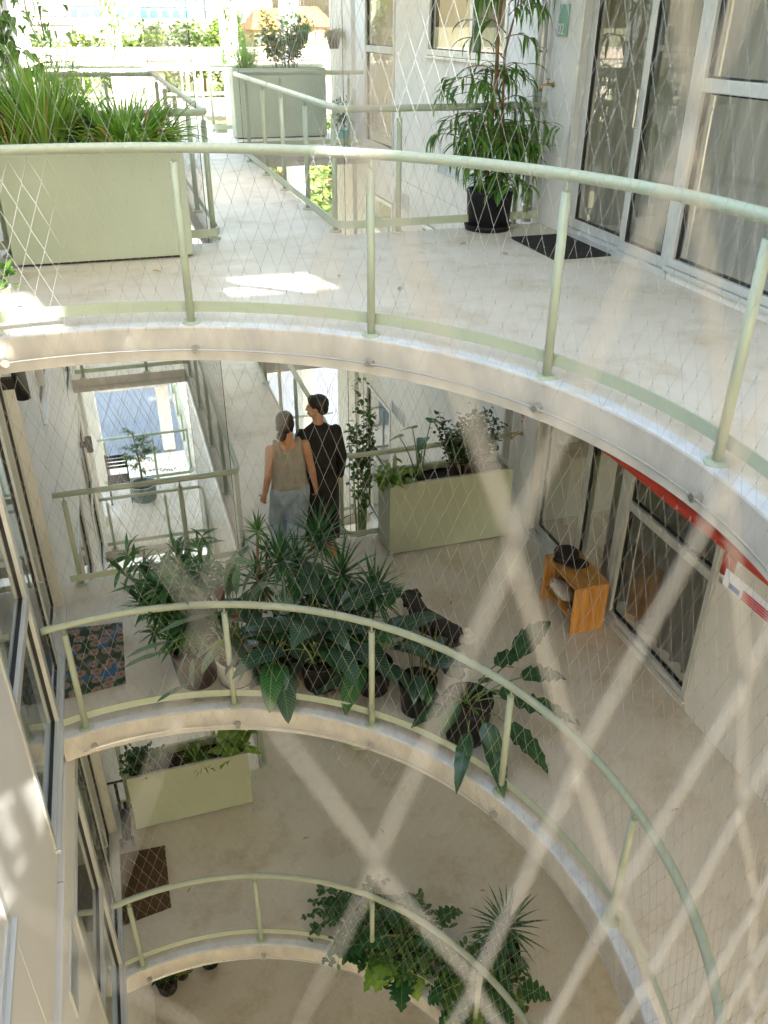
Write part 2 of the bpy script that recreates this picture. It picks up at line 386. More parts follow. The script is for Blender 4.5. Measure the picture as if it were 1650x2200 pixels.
wm = MB(); tiled(wm, -.8, 9.6, 2.93, 15.0, holes, lambda a, b, c, d: wm.box(a, b, -3.6, -3.5, c, d))
struct(obj('sun_screen_wall', wm, MT['panel2']))  # added unseen screen, blocks the sun except through its cutouts
shade_roof = MB(); tiled(shade_roof, -4, 7.6, -9, -3.61, roof_cuts, lambda a, b, c, d: shade_roof.box(a, b, c, d, H-.1, H)); shade_roof.box(XL-.1, XR+.1, 6.6, 10.4, H-.1, H)  # added unseen roofs that keep sun and sky off the floors
struct(obj('roof', shade_roof, MT['panel2']))

# ---------------- railings ----------------
ANG = [98.5, 73.75, 49.25, 24.5, .1, -24.5, -49, -73.5]
def post(parent, x, y, z):
    mb = MB(); mb.tube([(x, y, z+.004), (x, y, z+.925)], .0235, 12); mb.tube([(x, y, z+.92), (x, y, z+.985)], .008, 6)
    p = obj('post', mb, MT['sage'], parent, smooth=False)
    for q in p.data.polygons: q.use_smooth = len(q.vertices) == 4
    f = MB(); f.lathe([(0, .012), (.030, .012), (.052, .009), (.058, .003), (.058, -.006), (0, -.006)], (x, y, z+.006), 20)
    for k in range(4):
        a = .8+k*math.pi/2; bx, by = x+.043*math.cos(a), y+.043*math.sin(a); f.tube([(bx, by, z+.012), (bx, by, z+.023)], .0055, 6)
    obj('foot_plate', f, MT['sage'], p, True)
def flatbar(mb, pts, off, w, z0, z1, closed=False):
    P = [Vector((p[0], p[1], 0)) for p in pts]; N = len(P); ins = []; outs = []
    for i, p in enumerate(P):
        d = P[min(i+1, N-1)]-P[max(i-1, 0)]; d.normalize(); nrm = Vector((-d.y, d.x, 0)); ins.append(p+nrm*off); outs.append(p+nrm*(off+w))
    vs = []
    for a, b in zip(ins, outs): vs += [(a.x, a.y, z0), (b.x, b.y, z0), (b.x, b.y, z1), (a.x, a.y, z1)]
    fs = [(4*i+k, 4*i+(k+1) % 4, 4*i+4+(k+1) % 4, 4*i+4+k) for i in range(N-1) for k in range(4)]
    fs += [(3, 2, 1, 0), tuple(4*(N-1)+k for k in range(4))]
    mb.add(vs, fs)
def round_path(pts, r=.11, n=6):
    out = [Vector(pts[0])]
    for a, b, c in zip(pts, pts[1:], pts[2:]):
        a, b, c = Vector(a), Vector(b), Vector(c); u = (a-b).normalized(); w = (c-b).normalized()
        for k in range(n+1):
            t = k/n; p0 = b+u*r; p1 = b+w*r; out.append(p0*(1-t)**2+b*2*t*(1-t)+p1*t*t)
    out.append(Vector(pts[-1])); return [tuple(p) for p in out]
def railing(label, path, posts, z, kick_off=.03, group='sage green railings'):
    t = thing('railing', label, 'railing', (path[len(path)//2][0], path[len(path)//2][1], z), group)
    mb = MB(); mb.tube([(p[0], p[1], z+1.0) for p in path], .0275, 14)
    e = MB()
    hr = obj('handrail', mb, MT['sage'], t)
    for q in hr.data.polygons: q.use_smooth = len(q.vertices) == 4
    k = MB(); flatbar(k, path, kick_off, .010, z+.065, z+.13); obj('kick_plate', k, MT['sage'], t)
    for x, y in posts: post(t, x, y, z)
    return t
for l in (0, 1, 2):
    z = -H*l
    pth = [cpt(a, .067) for a in np.linspace(TH0-1.2, -60, 110)]
    ps = [cpt(a, .067)[:2] for a in ANG[:7]]
    railing(f'curved sage green railing along the round atrium edge of the {LVN[l]} walkway', pth, ps, z, kick_off=.028, group='curved atrium railings')
    zl = LVN[l]
    L_ = round_path([(XL+.06, YH0-.05, 0), (WX0+.03, YH0-.05, 0), (WX0+.03, YH1+.04, 0), (XL+.06, YH1+.04, 0)])
    railing(f'straight railing round the left stairwell opening of the {zl} walkway', L_, [(-.43, YH0-.05), (.62, YH0-.05), (WX0+.03, YH0+.15), (WX0+.03, 6.1), (WX0+.03, 7.4), (WX0+.03, 8.7), (WX0+.03, 10.0), (.55, YH1+.04), (-.4, YH1+.04)], z, kick_off=-.04)
    R_ = round_path([(XR-.06, YH1+.04, 0), (WX1-.03, YH1+.04, 0), (WX1-.03, YH0-.05, 0), (XR-.06, YH0-.05, 0)])
    railing(f'railing round the right light shaft beside the {zl} walkway', R_, [(WX1-.03, YH0+.15), (WX1-.03, 5.95), (WX1-.03, 7.1), (WX1-.03, 8.2), (WX1-.03, 9.4), (2.78, YH0-.05), (3.9, YH0-.05), (2.9, YH1+.04), (3.9, YH1+.04)], z, kick_off=-.04)
    if l < 3:
        L2 = round_path([(XL+.06, YC1-.05, 0), (WX0+.03, YC1-.05, 0), (WX0+.03, YV1+.04, 0), (XL+.06, YV1+.04, 0)])
        railing(f'far railing round the second left opening of the {zl} walkway', L2, [(-.4, YC1-.05), (.5, YC1-.05), (WX0+.03, 13.1), (WX0+.03, 14.5), (WX0+.03, 15.9), (WX0+.03, 17.3), (.4, YV1+.04)], z, kick_off=-.04)
        R2 = round_path([(XR-.06, YV1+.04, 0), (WX1-.03, YV1+.04, 0), (WX1-.03, YC1-.05, 0), (XR-.06, YC1-.05, 0)])
        railing(f'far railing round the second right opening of the {zl} walkway', R2, [(WX1-.03, 13.1), (WX1-.03, 14.3), (WX1-.03, 15.5), (WX1-.03, 16.8), (WX1-.03, 18.1), (3.2, YC1-.05)], z, kick_off=-.04)
        railing(f'end railing closing the far end of the {zl} walkway against the daylight', [(XL+.1, YE-.1, 0), (1.8, YE-.1, 0), (XR-.1, YE-.1, 0)], [(0.2, YE-.1), (1.4, YE-.1), (2.6, YE-.1), (3.8, YE-.1)], z, kick_off=.03)

# ---------------- steel nets ----------------
NW, NH = .097, .243
def net_mesh(pos, smax, z0, z1, rw=.001, sides=4, ferr=True, so=0., zo=0., heavy=0):
    """pos(s)->(x,y,nx,ny); diamond mesh of twin wires joined by ferrules"""
    ns = int(smax/(NW/2)); nz_ = int((z1-z0)/(NH/2)); z0 += zo
    P = []; Q = []  # segments
    rng = random.Random(3)
    jit = {}
    def node(i, j):
        if (i, j) not in jit: jit[(i, j)] = (rng.uniform(-.003, .003), rng.uniform(-.004, .004), rng.uniform(-.004, .004))
        return jit[(i, j)]
    def pt(s, z, dn): 
        x, y, nx, ny = pos(min(max(s, 0), smax)); return (x+nx*dn, y+ny*dn, z)
    chains = []
    for sg in (1, -1):
        for i0 in range(-nz_, ns+nz_+1):
            ch = []; sv = []
            for j in range(nz_+1):
                i = i0+sg*j
                if i < 0 or i > ns: 
                    if len(ch) > 1: chains.append((ch, sv))
                    ch = []; sv = []; continue
                if (i0 % 2): break
                a, b, c = node(i, j); s = i*NW/2+a+so; z = z0+j*NH/2+b
                ch.append(pt(s-sg*.0016, z-.007, c+sg*.001)); sv += [s, s]; ch.append(pt(s+sg*.0016, z+.007, c+sg*.001))
            if len(ch) > 1: chains.append((ch, sv))
    V = []; F = []; off = 0
    for ch, sv in chains:
        sv = np.array(sv); rr_ = rw*(1+heavy*np.clip((sv-5.4)/1.4, 0, 1))*(1-(.62 if heavy else 0)*np.clip((sv-8.05)/.06, 0, 1)); p = np.array(ch); n = len(p); d = np.zeros_like(p); d[1:-1] = p[2:]-p[:-2]; d[0] = p[1]-p[0]; d[-1] = p[-1]-p[-2]
        d /= np.linalg.norm(d, axis=1)[:, None]+1e-9
        u = np.cross(d, [0, 0, 1.]); un = np.linalg.norm(u, axis=1)[:, None]; u = np.where(un > 1e-4, u/(un+1e-9), [1., 0, 0]); w = np.cross(d, u)
        ks = np.arange(sides)*2*np.pi/sides
        ring = p[:, None, :]+(u[:, None, :]*np.cos(ks)[None, :, None]+w[:, None, :]*np.sin(ks)[None, :, None])*rr_[:, None, None]
        V.append(ring.reshape(-1, 3))
        i = np.arange(n-1)[:, None]*sides; k = np.arange(sides)[None, :]; k2 = (k+1) % sides
        F.append((np.stack([i+k, i+k2, i+sides+k2, i+sides+k], -1)+off).reshape(-1, 4)); off += n*sides
    V = np.concatenate(V); F = np.concatenate(F)
    FV = FF = None
    if ferr:
        vs = []; fs = []; o = 0
        for (i, j), (a, b, c) in jit.items():
            if (i+j) % 2 or j < 1 or j > nz_-1: continue
            x, y, z = pt(i*NW/2+a+so, z0+j*NH/2+b, c); h, r = .007, .0026
            vs += [(x, y, z+h), (x+r, y, z), (x, y+r, z), (x-r, y, z), (x, y-r, z), (x, y, z-h)]
            # stored as quads with a repeated apex avoided: two pyramids as quads
            fs += [(o, o+1, o+5, o+4), (o, o+2, o+5, o+1), (o, o+3, o+5, o+2), (o, o+4, o+5, o+3)]; o += 6
        FV = np.array(vs); FF = np.array(fs)
    return (V, F), (FV, FF)
SO, ZO = .0136, .0146      # where the first knot of the mesh sits
arc = [cpt(a, -.036) for a in np.linspace(TH0-.3, TH1+1, 420)]
AP = np.array([(p[0], p[1]) for p in arc]); AS = np.concatenate([[0], np.cumsum(np.linalg.norm(np.diff(AP, axis=0), axis=1))])
def arcpos(s):
    x = np.interp(s, AS, AP[:, 0]); y = np.interp(s, AS, AP[:, 1]); r = math.hypot(x, y); return x, y, -x/r, -y/r
for l in (-1, 0, 1, 2):
    z0 = -H*(l+1)-.135; z1 = -H*l-.135
    if l == -1: nm = 'steel wire net rising past the top walkway railing to the roof'
    elif l == 0: nm = 'steel wire net between the top and middle walkway edges'
    elif l == 1: nm = 'steel wire net between the middle and lower walkway edges'
    else: nm = 'steel wire net below the lower walkway edge'
    t = thing('safety_net', nm, 'safety net', (1.6, 1.9, z0), 'steel nets round the atrium')
    (V, F), (FV, FF) = net_mesh(arcpos, AS[-1]-.02, z0, z1, so=SO, zo=ZO, heavy=.4 if l == -1 else 0)
    obj('mesh_wires', (V, F), MT['wire_lit' if l == -1 else 'wire'], t, True); obj('ferrules', (FV, FF), MT['node'], t)
    if l < 2:
        c = MB(); c.tube([cpt(a, -.036, z0) for a in np.linspace(TH0-3, -60, 140)], .0055, 8); obj('edge_cable', c, MT['steel'], t, True)
        for a in ANG[:7]:
            a += -.6
            s = MB(); p0 = Vector(cpt(a, -.001, z0)); p1 = Vector(cpt(a, -.050, z0)); s.tube([p0, p1], .023, 18)
            so_ = obj('standoff', s, MT['steel'], t)
            b = MB(); nrm = (p1-p0).normalized(); tg = Vector((-nrm.y, nrm.x, 0))
            for dx, dz in ((0, .011), (.011, 0), (-.011, 0), (0, -.011)): q = p1+tg*dx+Vector((0, 0, dz)); b.tube([q-nrm*.001, q+nrm*.0015], .0028, 6)
            obj('screw', b, MT['gasket'], so_)
def polypos(pts):
    P = np.array(pts, float)[:, :2]; S = np.concatenate([[0], np.cumsum(np.linalg.norm(np.diff(P, axis=0), axis=1))])
    def f(s): return np.interp(s, S, P[:, 0]), np.interp(s, S, P[:, 1]), 0, 0
    return f, S[-1]
for l in (-1, 0, 1):
    z0 = -H*(l+1)-.12; z1 = -H*l-.14
    for side, pts in (('left', [(XL+.02, YH0+.03), (WX0-.03, YH0+.03), (WX0-.03, YH1-.03), (XL+.02, YH1-.03)]), ('right', [(XR-.02, YH0+.03), (WX1+.03, YH0+.03), (WX1+.03, YH1-.03), (XR-.02, YH1-.03)])):
        f, L_ = polypos(pts)
        (V, F), _ = net_mesh(f, L_, z0, z1, .0011, 3, False)
        t = thing('safety_net', f'net of thin wires round the {side} opening above the {LVN[l+1]} walkway', 'safety net', (*pts[1], z0), 'wire nets round the side openings')
        obj('mesh_wires', (V, F), MT['wire'], t)
        c = MB(); c.tube([(*p, z0) for p in pts], .005, 6); obj('edge_cable', c, MT['steel'], t, True)
        for p in pts[1:3]:
            c = MB(); c.tube([(*p, z0), (*p, z1)], .003, 6); obj('corner_cable', c, MT['gasket'], t)

# ---------------- facades ----------------
def wall_box(mb, sgn, y0, y1, z0, z1, d0, d1):   # d measured from the wall face into the room
    X0 = XR if sgn > 0 else XL; a, b = sorted((X0+sgn*d0, X0+sgn*d1)); mb.box(a, b, y0, y1, z0, z1)
def frame(mb, sgn, y0, y1, z0, z1, w, d0, d1):
    wall_box(mb, sgn, y0, y1, z0, z0+w, d0, d1); wall_box(mb, sgn, y0, y1, z1-w, z1, d0, d1)
    wall_box(mb, sgn, y0, y0+w, z0+w, z1-w, d0, d1); wall_box(mb, sgn, y1-w, y1, z0+w, z1-w, d0, d1)
def glaze(mb, sgn):     # outer face mirrors, the other faces stay clear
    for i in range(len(mb.f)): mb.mi[i] = 0 if i % 6 == (4 if sgn > 0 else 5) else 1
def window(par, sgn, y0, y1, z0, z1, transom=None, fw_=.055, sill=True):
    mb = MB(); frame(mb, sgn, y0, y1, z0, z1, fw_, -.012, .07)
    if transom: wall_box(mb, sgn, y0+fw_, y1-fw_, transom-.04, transom+.04, -.010, .07)
    if sill: wall_box(mb, sgn, y0-.01, y1+.01, z0-.035, z0-.004, -.035, .06)
    w = obj('window', mb, MT['alu'], par, bevel=.004)
    for a, b in ([(z0+fw_, transom-.04), (transom+.04, z1-fw_)] if transom else [(z0+fw_, z1-fw_)]):
        g = MB(); frame(g, sgn, y0+fw_+.001, y1-fw_-.001, a+.001, b-.001, .012, .018, .05); obj('gasket', g, MT['gasket'], w)
        p = MB(); wall_box(p, sgn, y0+fw_+.005, y1-fw_-.005, a+.004, b-.004, .030, .038); glaze(p, sgn); obj('pane', p, [MT['glass'], MT['clear']], w)
    return w
def door(par, sgn, y0, y1, z0, z1, d, fw_=.075):
    mb = MB(); frame(mb, sgn, y0, y1, z0, z1, fw_, d, d+.045)
    w = obj('door_leaf', mb, MT['alu'], par, bevel=.004)
    g = MB(); frame(g, sgn, y0+fw_+.001, y1-fw_-.001, z0+fw_+.001, z1-fw_-.001, .014, d+.008, d+.036); obj('gasket', g, MT['gasket'], w)
    p = MB(); wall_box(p, sgn, y0+fw_+.005, y1-fw_-.005, z0+fw_+.005, z1-fw_-.005, d+.018, d+.026); glaze(p, sgn); obj('pane', p, [MT['glass'], MT['clear']], w)
    return w
def vent(par, sgn, y0, y1, z0, z1):
    mb = MB(); frame(mb, sgn, y0, y1, z0, z1, .016, -.012, .0); v = obj('vent', mb, MT['alu'], par)
    s = MB(); n = 8
    for i in range(n):
        zc = z0+.02+(z1-z0-.04)*(i+.5)/n
        Mx = Matrix.Rotation(sgn*R(35), 3, 'Y'); s.rbox(((XR if sgn > 0 else XL)-sgn*.004, (y0+y1)/2, zc), .012, y1-y0-.034, .003, M=Mx)
    obj('slats', s, MT['galv'], v)
def curtain(sgn, y0, y1, z0, z1, d, label, seed, mat='curtain'):
    rng = random.Random(seed); n = int((y1-y0)/.018); X0 = XR if sgn > 0 else XL; mb = MB(); vs = []; fs = []
    ph = [rng.uniform(0, 6) for _ in range(3)]; rows = 7
    for j in range(rows):
        z = z0+(z1-z0)*j/(rows-1)
        for i in range(n+1):
            y = y0+(y1-y0)*i/n; k = 1-.3*j/(rows-1)
            a = .030*math.sin(y*38+ph[0]+.6*math.sin(y*7+ph[1]))*k+.014*math.sin(y*71+ph[2]+j*.25)
            vs.append((X0+sgn*(d+a), y+.006*math.sin(j*1.3+y*9), z))
    for j in range(rows-1):
        for i in range(n): fs.append((j*(n+1)+i, j*(n+1)+i+1, (j+1)*(n+1)+i+1, (j+1)*(n+1)+i))
    mb.add(vs, fs); tag(obj('curtain', mb, MT[mat], None, True), label, 'curtain', 'grey curtains behind the glass')
SIDE = {1: 'right', -1: 'left'}
def facade(l, sgn):
    z = -H*l; sd_ = SIDE[sgn]; zt = z+H-TS-.004; zb = z-.004
    t = thing('apartment_wall', f'white panelled apartment wall with glass doors on the {sd_} side of the {LVN[l]} walkway', 'wall', (XR if sgn > 0 else XL, 2, z), 'apartment walls')
    mb = MB()
    def pan(y0, y1, a, b, seams=()):
        ys = [y0]+[s for s in seams if y0 < s < y1]+[y1]
        for p, q in zip(ys, ys[1:]): wall_box(mb, sgn, p+.004, q-.004, a, b, 0, .10)
    zl_ = z-TS
    pan(-9, .27 if sgn < 0 else 1.45, z, zt, (-1.5, -.4, .5)); 
    if sgn < 0:
        pan(.27, 1.45, z, zt)
    pan(1.45, 2.66, z+2.56, zt); pan(1.45, 2.66, z, z+.10)
    pan(2.66, 4.31, z+2.56, zt)
    pan(4.31, 4.72, z, zt); pan(4.72, 5.70, zl_, zt); 
    pan(5.70, 7.90, zl_, z+1.28); pan(5.70, 7.90, z+2.56, zt)
    pan(7.90, 9.12, zl_, zt); pan(9.12, 10.5, zl_, z+.05); pan(9.12, 10.5, z+2.56, zt); pan(10.5, 11.0, zl_, zt)
    obj('wall_panels', mb, MT['panel'], t, bevel=.003)
    bk = MB(); 
    for a, b in ((-9, 1.46), (4.30, 5.72), (7.88, 9.14)): wall_box(bk, sgn, a, b, z if a < 4 else zl_, zt, .101, .13)
    obj('backing', bk, MT['gap'], t)
    window(t, sgn, 1.45, 2.66, z+.10, z+2.55, z+1.27)
    tr = MB(); wall_box(tr, sgn, 2.66, 4.31, z+.001, z+.055, -.02, .12); wall_box(tr, sgn, 2.66, 4.31, z+2.50, z+2.555, -.01, .12); wall_box(tr, sgn, 2.66, 2.70, z+.055, z+2.5, -.012, .12); wall_box(tr, sgn, 4.265, 4.31, z+.055, z+2.5, -.012, .12)
    obj('door_frame', tr, MT['alu'], t, bevel=.003)
    door(t, sgn, 2.702, 3.36, z+.058, z+2.495, .012); dl = door(t, sgn, 3.29, 4.262, z+.058, z+2.495, .066)
    hb = MB(); X0 = XR if sgn > 0 else XL; hb.tube([(X0+sgn*.03, 3.335, z+.95), (X0-sgn*.02, 3.335, z+.95), (X0-sgn*.02, 3.335, z+1.2), (X0+sgn*.03, 3.335, z+1.2)], .008, 8); obj('handle', hb, MT['steel'], dl)
    w2 = window(t, sgn, 5.70, 7.90, z+1.29, z+2.55, fw_=.06)
    mu = MB(); wall_box(mu, sgn, 6.55, 6.62, z+1.35, z+2.49, -.01, .06); obj('mullion', mu, MT['alu'], w2)
    window(t, sgn, 9.12, 10.5, z+.06, z+2.55, z+1.30, sill=False)
    if sgn < 0 and l in (1, 2): window(t, sgn, -.9, .27, z+1.06, z+2.4)
    if sgn > 0: vent(t, sgn, 8.45, 9.05, z-.58 if l else -.58, z-.36 if l else -.36)
    if sgn > 0: vent(t, sgn, 6.2, 7.4, z+.06, z+.2)
    if sgn < 0 and l in (1, 2): vent(t, sgn, .80, 1.31, z-.72, z-.43)
    # rooms behind the glass
    rm = MB(); a, b = (4.32, 7.2) if sgn > 0 else (-3.6, -.72)
    rm.box(a, b, -3.4, 10.6, z-TS, z-.002)
    struct(obj('room_floor', rm, MT['wood_floor']))
    rw_ = MB(); e = 7.2 if sgn > 0 else -3.7; rw_.box(e, e+.1, -3.4, 10.6, z, z+.8); rw_.box(e, e+.1, -3.4, 10.6, z+2.5 if l == 0 else z+1.7, z+H-TS); rw_.box(a, b, -3.5, -3.4, z, z+H-TS); rw_.box(a, b, 10.55, 10.65, z, z+H-TS); rw_.box(a, b, 4.45, 4.55, z, z+H-TS)
    if l == 0: rw_.box(min(a, e), max(b, e+.1), -3.5, 10.65, z+H-TS, z+H)
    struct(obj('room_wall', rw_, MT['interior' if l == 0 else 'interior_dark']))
for l in (0, 1, 2):
    for sgn in (1, -1): facade(l, sgn)
for sgn in (1, -1):   # ground floor sides closed off, added to cut the light there
    mb = MB()
    for y0 in np.arange(-9, 12, 1.5): wall_box(mb, sgn, y0+.004, y0+1.496, -3*H, -2*H-TS-.004, 0, .12)
    t = thing('ground_shade_wall', f'plain white wall added to dim the ground floor on the {SIDE[sgn]} side', 'wall', (XR if sgn > 0 else XL, 2, -3*H), 'apartment walls'); obj('wall_panels', mb, MT['panel'], t)
curtain(1, 2.72, 4.44, .06, 2.48, .19, 'pale grey curtain behind the sliding door of the top apartment', 1)
curtain(1, 1.5, 2.62, .12, 2.5, .16, 'pale grey curtain behind the tall fixed window of the top apartment', 2)
curtain(1, 5.76, 6.9, 1.3, 2.5, .2, 'white curtain behind the small upper window above the light shaft', 3)
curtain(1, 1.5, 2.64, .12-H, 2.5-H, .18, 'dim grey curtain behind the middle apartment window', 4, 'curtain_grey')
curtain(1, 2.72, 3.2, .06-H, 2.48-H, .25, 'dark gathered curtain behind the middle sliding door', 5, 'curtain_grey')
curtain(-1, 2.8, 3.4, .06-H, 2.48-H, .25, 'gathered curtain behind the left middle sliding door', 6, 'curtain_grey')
# open gallery beyond the apartments: columns
def column(x0, x1, y0, y1, label):
    mb = MB(); mb.box(x0, x1, y0, y1, -3*H, H-.2); tag(obj('column', mb, MT['panel2'], None, bevel=.01), label, 'column', 'white columns of the far gallery')
column(4.14, 4.42, 11.1, 12.4, 'broad white column behind the hanging pots at the right of the far gallery')
column(4.14, 4.42, 15.9, 16.5, 'narrow white column at the right edge of the far gallery')
column(3.55, 3.95, 20.75, 21.05, 'white column at the far right end of the walkway')
column(.85, 1.2, 20.75, 21.05, 'white column with a hanging vine at the far end of the walkway')
column(-.82, -.54, 11.2, 11.6, 'grey white column behind the vine leaves at the far left')
column(-.82, -.54, 14.9, 15.5, 'slim white column beyond the grass at the far left')
# galvanised downpipe and brass tap
def pipe(x, y, z0, z1, label):
    mb = MB(); mb.tube([(x, y, z0), (x, y, z1)], .045, 16); t = thing('downpipe', label, 'pipe', (x, y, z0), 'galvanised downpipes'); obj('pipe', mb, MT['galv'], t, True)
    for z in (z0+.12, z0+1.4, z0+2.5): c = MB(); c.tube([(x, y, z), (x, y, z+.04)], .051, 16); obj('clamp', c, MT['steel'], t, True)
pipe(4.11, 4.84, .0, 2.9, 'galvanised downpipe behind the tall potted fig'); pipe(4.11, 4.84, -H, -H+2.9, 'galvanised downpipe beside the brass tap on the middle walkway')
def tap(y, z, label):
    t = thing('tap', label, 'tap', (4.18, y, z), 'brass wall taps'); b = MB(); b.tube([(4.18, y, z), (4.12, y, z), (4.07, y, z-.005), (4.055, y, z-.05)], .011, 8); b.tube([(4.175, y, z), (4.168, y, z)], .024, 12); obj('spout', b, MT['brass'], t, True)
    h = MB(); h.tube([(4.12, y, z), (4.12, y, z+.04)], .007, 6); h.tube([(4.12, y-.035, z+.042), (4.12, y+.035, z+.042)], .006, 6); obj('handle', h, MT['brass'], t, True)
tap(4.68, 1.16, 'brass tap on the white wall beside the top glass door'); tap(4.62, -2.12, 'brass tap on the white wall of the middle walkway under a small notice')
# ---------------- leaves and plants ----------------
def V3(*a): return Vector(a)
PROF = {
 'lance': lambda t: math.sin(math.pi*min(1, t*.97+.03)**.75)**.85,
 'grass': lambda t: (1-t**2.2)*(.55+.45*min(1, t*6)),
 'oval': lambda t: max(0, math.sin(math.pi*(t*.98+.01)))**.62,
 'egg': lambda t: max(0, math.sin(math.pi*min(1, (t*.985+.015))**.62))**.8,
 'sword': lambda t: min(1, .55+t*1.3)*(1-max(0, (t-.62)/.38)**1.8),
 'heart': lambda t: max(0, (1-t)**.75*(1.0 if t > .12 else .72+t*2.3)),
 'mons': lambda t: max(0, (1-t)**.7*(1.0 if t > .1 else .7+t*3))*(.52+.48*abs(math.cos(t*15.5))),
}
def leaf(mb, p, d, L, Wd, droop=.6, prof='lance', n=5, fold=.22, twist=0., wave=0., uph=None, back=0.):
    """one leaf blade with a folded midrib, bending towards the ground along its length"""
    d = Vector(d).normalized(); p = Vector(p); f = PROF[prof]
    side = d.cross(uph or V3(0, 0, 1))
    if side.length < 1e-3: side = V3(1, 0, 0)
    side.normalize(); side = Matrix.Rotation(twist, 3, d) @ side
    st = L/n; vs = []; us = []
    if back: p = p-d*back
    for i in range(n+1):
        t = i/n; w = Wd*.5*f(t) if i < n else Wd*.02
        if i == 0: w = max(w, Wd*.06)
        nr = side.cross(d); off = nr*(fold*w); wv = wave*w*math.sin(i*2.4+p.x*9)
        vs += [tuple(p-side*w+off+nr*wv), tuple(p), tuple(p+side*w+off-nr*wv)]; us += [(0, t), (.5, t), (1, t)]
        p = p+d*st
        ax = d.cross(V3(0, 0, -1))
        if ax.length > 1e-3:
            ang = min(droop/n*(.35+1.3*t), d.angle(V3(0, 0, -1)))
            M = Matrix.Rotation(ang, 3, ax.normalized()); d = M @ d; side = (M @ side)
            side = (side-d*side.dot(d)).normalized()
    fs = []; uv = []
    for i in range(n):
        a = 3*i
        for q in ((a, a+1, a+4, a+3), (a+1, a+2, a+5, a+4)): fs.append(q); uv.append([us[k] for k in q])
    mb.add(vs, fs, uv)
def rdir(rng, el0, el1, az=None, spread=math.pi):
    a = rng.uniform(-math.pi, math.pi) if az is None else az+rng.uniform(-spread, spread); e = R(rng.uniform(el0, el1))
    return V3(math.cos(a)*math.cos(e), math.sin(a)*math.cos(e), math.sin(e))
def pot(t, c, r, h, mat, taper=.8, saucer=False, soil=True, square=False, rim=.012):
    mb = MB(); n = 28
    mb.lathe([(0, 0), (r*taper*.97, 0), (r*taper, .006), (r, h*.93), (r+rim*.5, h*.94), (r+rim*.5, h), (r-.012, h), (r-.016, h-.05), (0, h-.05)], c, n)
    o = obj('pot', mb, MT[mat], t, True)
    if saucer: s = MB(); s.lathe([(0, 0), (r*taper+.02, 0), (r*taper+.035, .05), (r*taper+.028, .05), (r*taper+.015, .008)], (c[0], c[1], c[2]), n); obj('saucer', s, MT[mat], t, True)
    if soil:
        s = MB(); s.lathe([(r-.014, h-.052), (r*.6, h-.036), (r*.25, h-.028), (0, h-.026)], c, n); obj('soil', s, MT['soil'], t, True)
    return o
def bez(a, b, c, n=8): return [tuple(Vector(a)*(1-t)**2+Vector(b)*2*t*(1-t)+Vector(c)*t*t) for t in [i/n for i in range(n+1)]]
PG = 'potted plants along the middle railing'
zB, zC, zD = -H, -2*H, -3*H

# tall fig with long hanging leaves in a black pot, top walkway
def fig():
    rng = random.Random(11); c = V3(3.62, 4.62, 0); t = thing('potted_fig', 'tall fig tree with long hanging leaves in a black pot beside the rubber doormat', 'potted plant', c)
    pot(t, c, .205, .34, 'black', .9, True)
    st = MB(); lf = MB(); tips = []
    tr = [(c.x-.02, c.y, .28), (c.x-.05, c.y+.02, .7), (c.x-.01, c.y, 1.15), (c.x-.03, c.y-.02, 1.6), (c.x+.02, c.y, 2.15)]
    st.tube(tr, [.022, .02, .018, .014, .008], 8); st.tube([(c.x+.04, c.y+.02, .28), (c.x+.09, c.y+.04, .8), (c.x+.05, c.y, 1.4), (c.x+.15, c.y-.05, 1.9)], [.016, .014, .011, .006], 8)
    for k in range(104):
        z = rng.uniform(.40, 2.25) if k < 74 else rng.uniform(.38, 1.0); b = V3(c.x+rng.uniform(-.05, .08), c.y, z); wd = .60-.16*abs(z-.75)
        a = rng.uniform(-math.pi, math.pi); ln = rng.uniform(.35, 1)*wd
        e = b+V3(math.cos(a)*ln, math.sin(a)*ln*.72, rng.uniform(-.12, .16)); m_ = (b+e)/2+V3(0, 0, .12)
        st.tube(bez(b, m_, e, 5), [.005, .0045, .004, .0035, .003, .002], 5)
        for j in range(rng.randint(9, 13)):
            u = rng.uniform(.2, 1); p = b*(1-u)**2+m_*2*u*(1-u)+e*u*u
            d = (e-b).normalized()*.5+rdir(rng, -75, 15); leaf(lf, p, d, rng.uniform(.15, .27), rng.uniform(.02, .031), rng.uniform(1.0, 2.6), 'lance', 6, .25, rng.uniform(-.6, .6))
    for k in range(60):
        b = V3(c.x+rng.uniform(-.12, .12), c.y+rng.uniform(-.1, .1), rng.uniform(.36, .5)); leaf(lf, b, rdir(rng, -10, 30), rng.uniform(.15, .24), .027, 1.8, 'lance', 5)
    obj('stems', st, MT['bark'], t, True); obj('leaves', lf, LM['fig'], t, True)
fig()

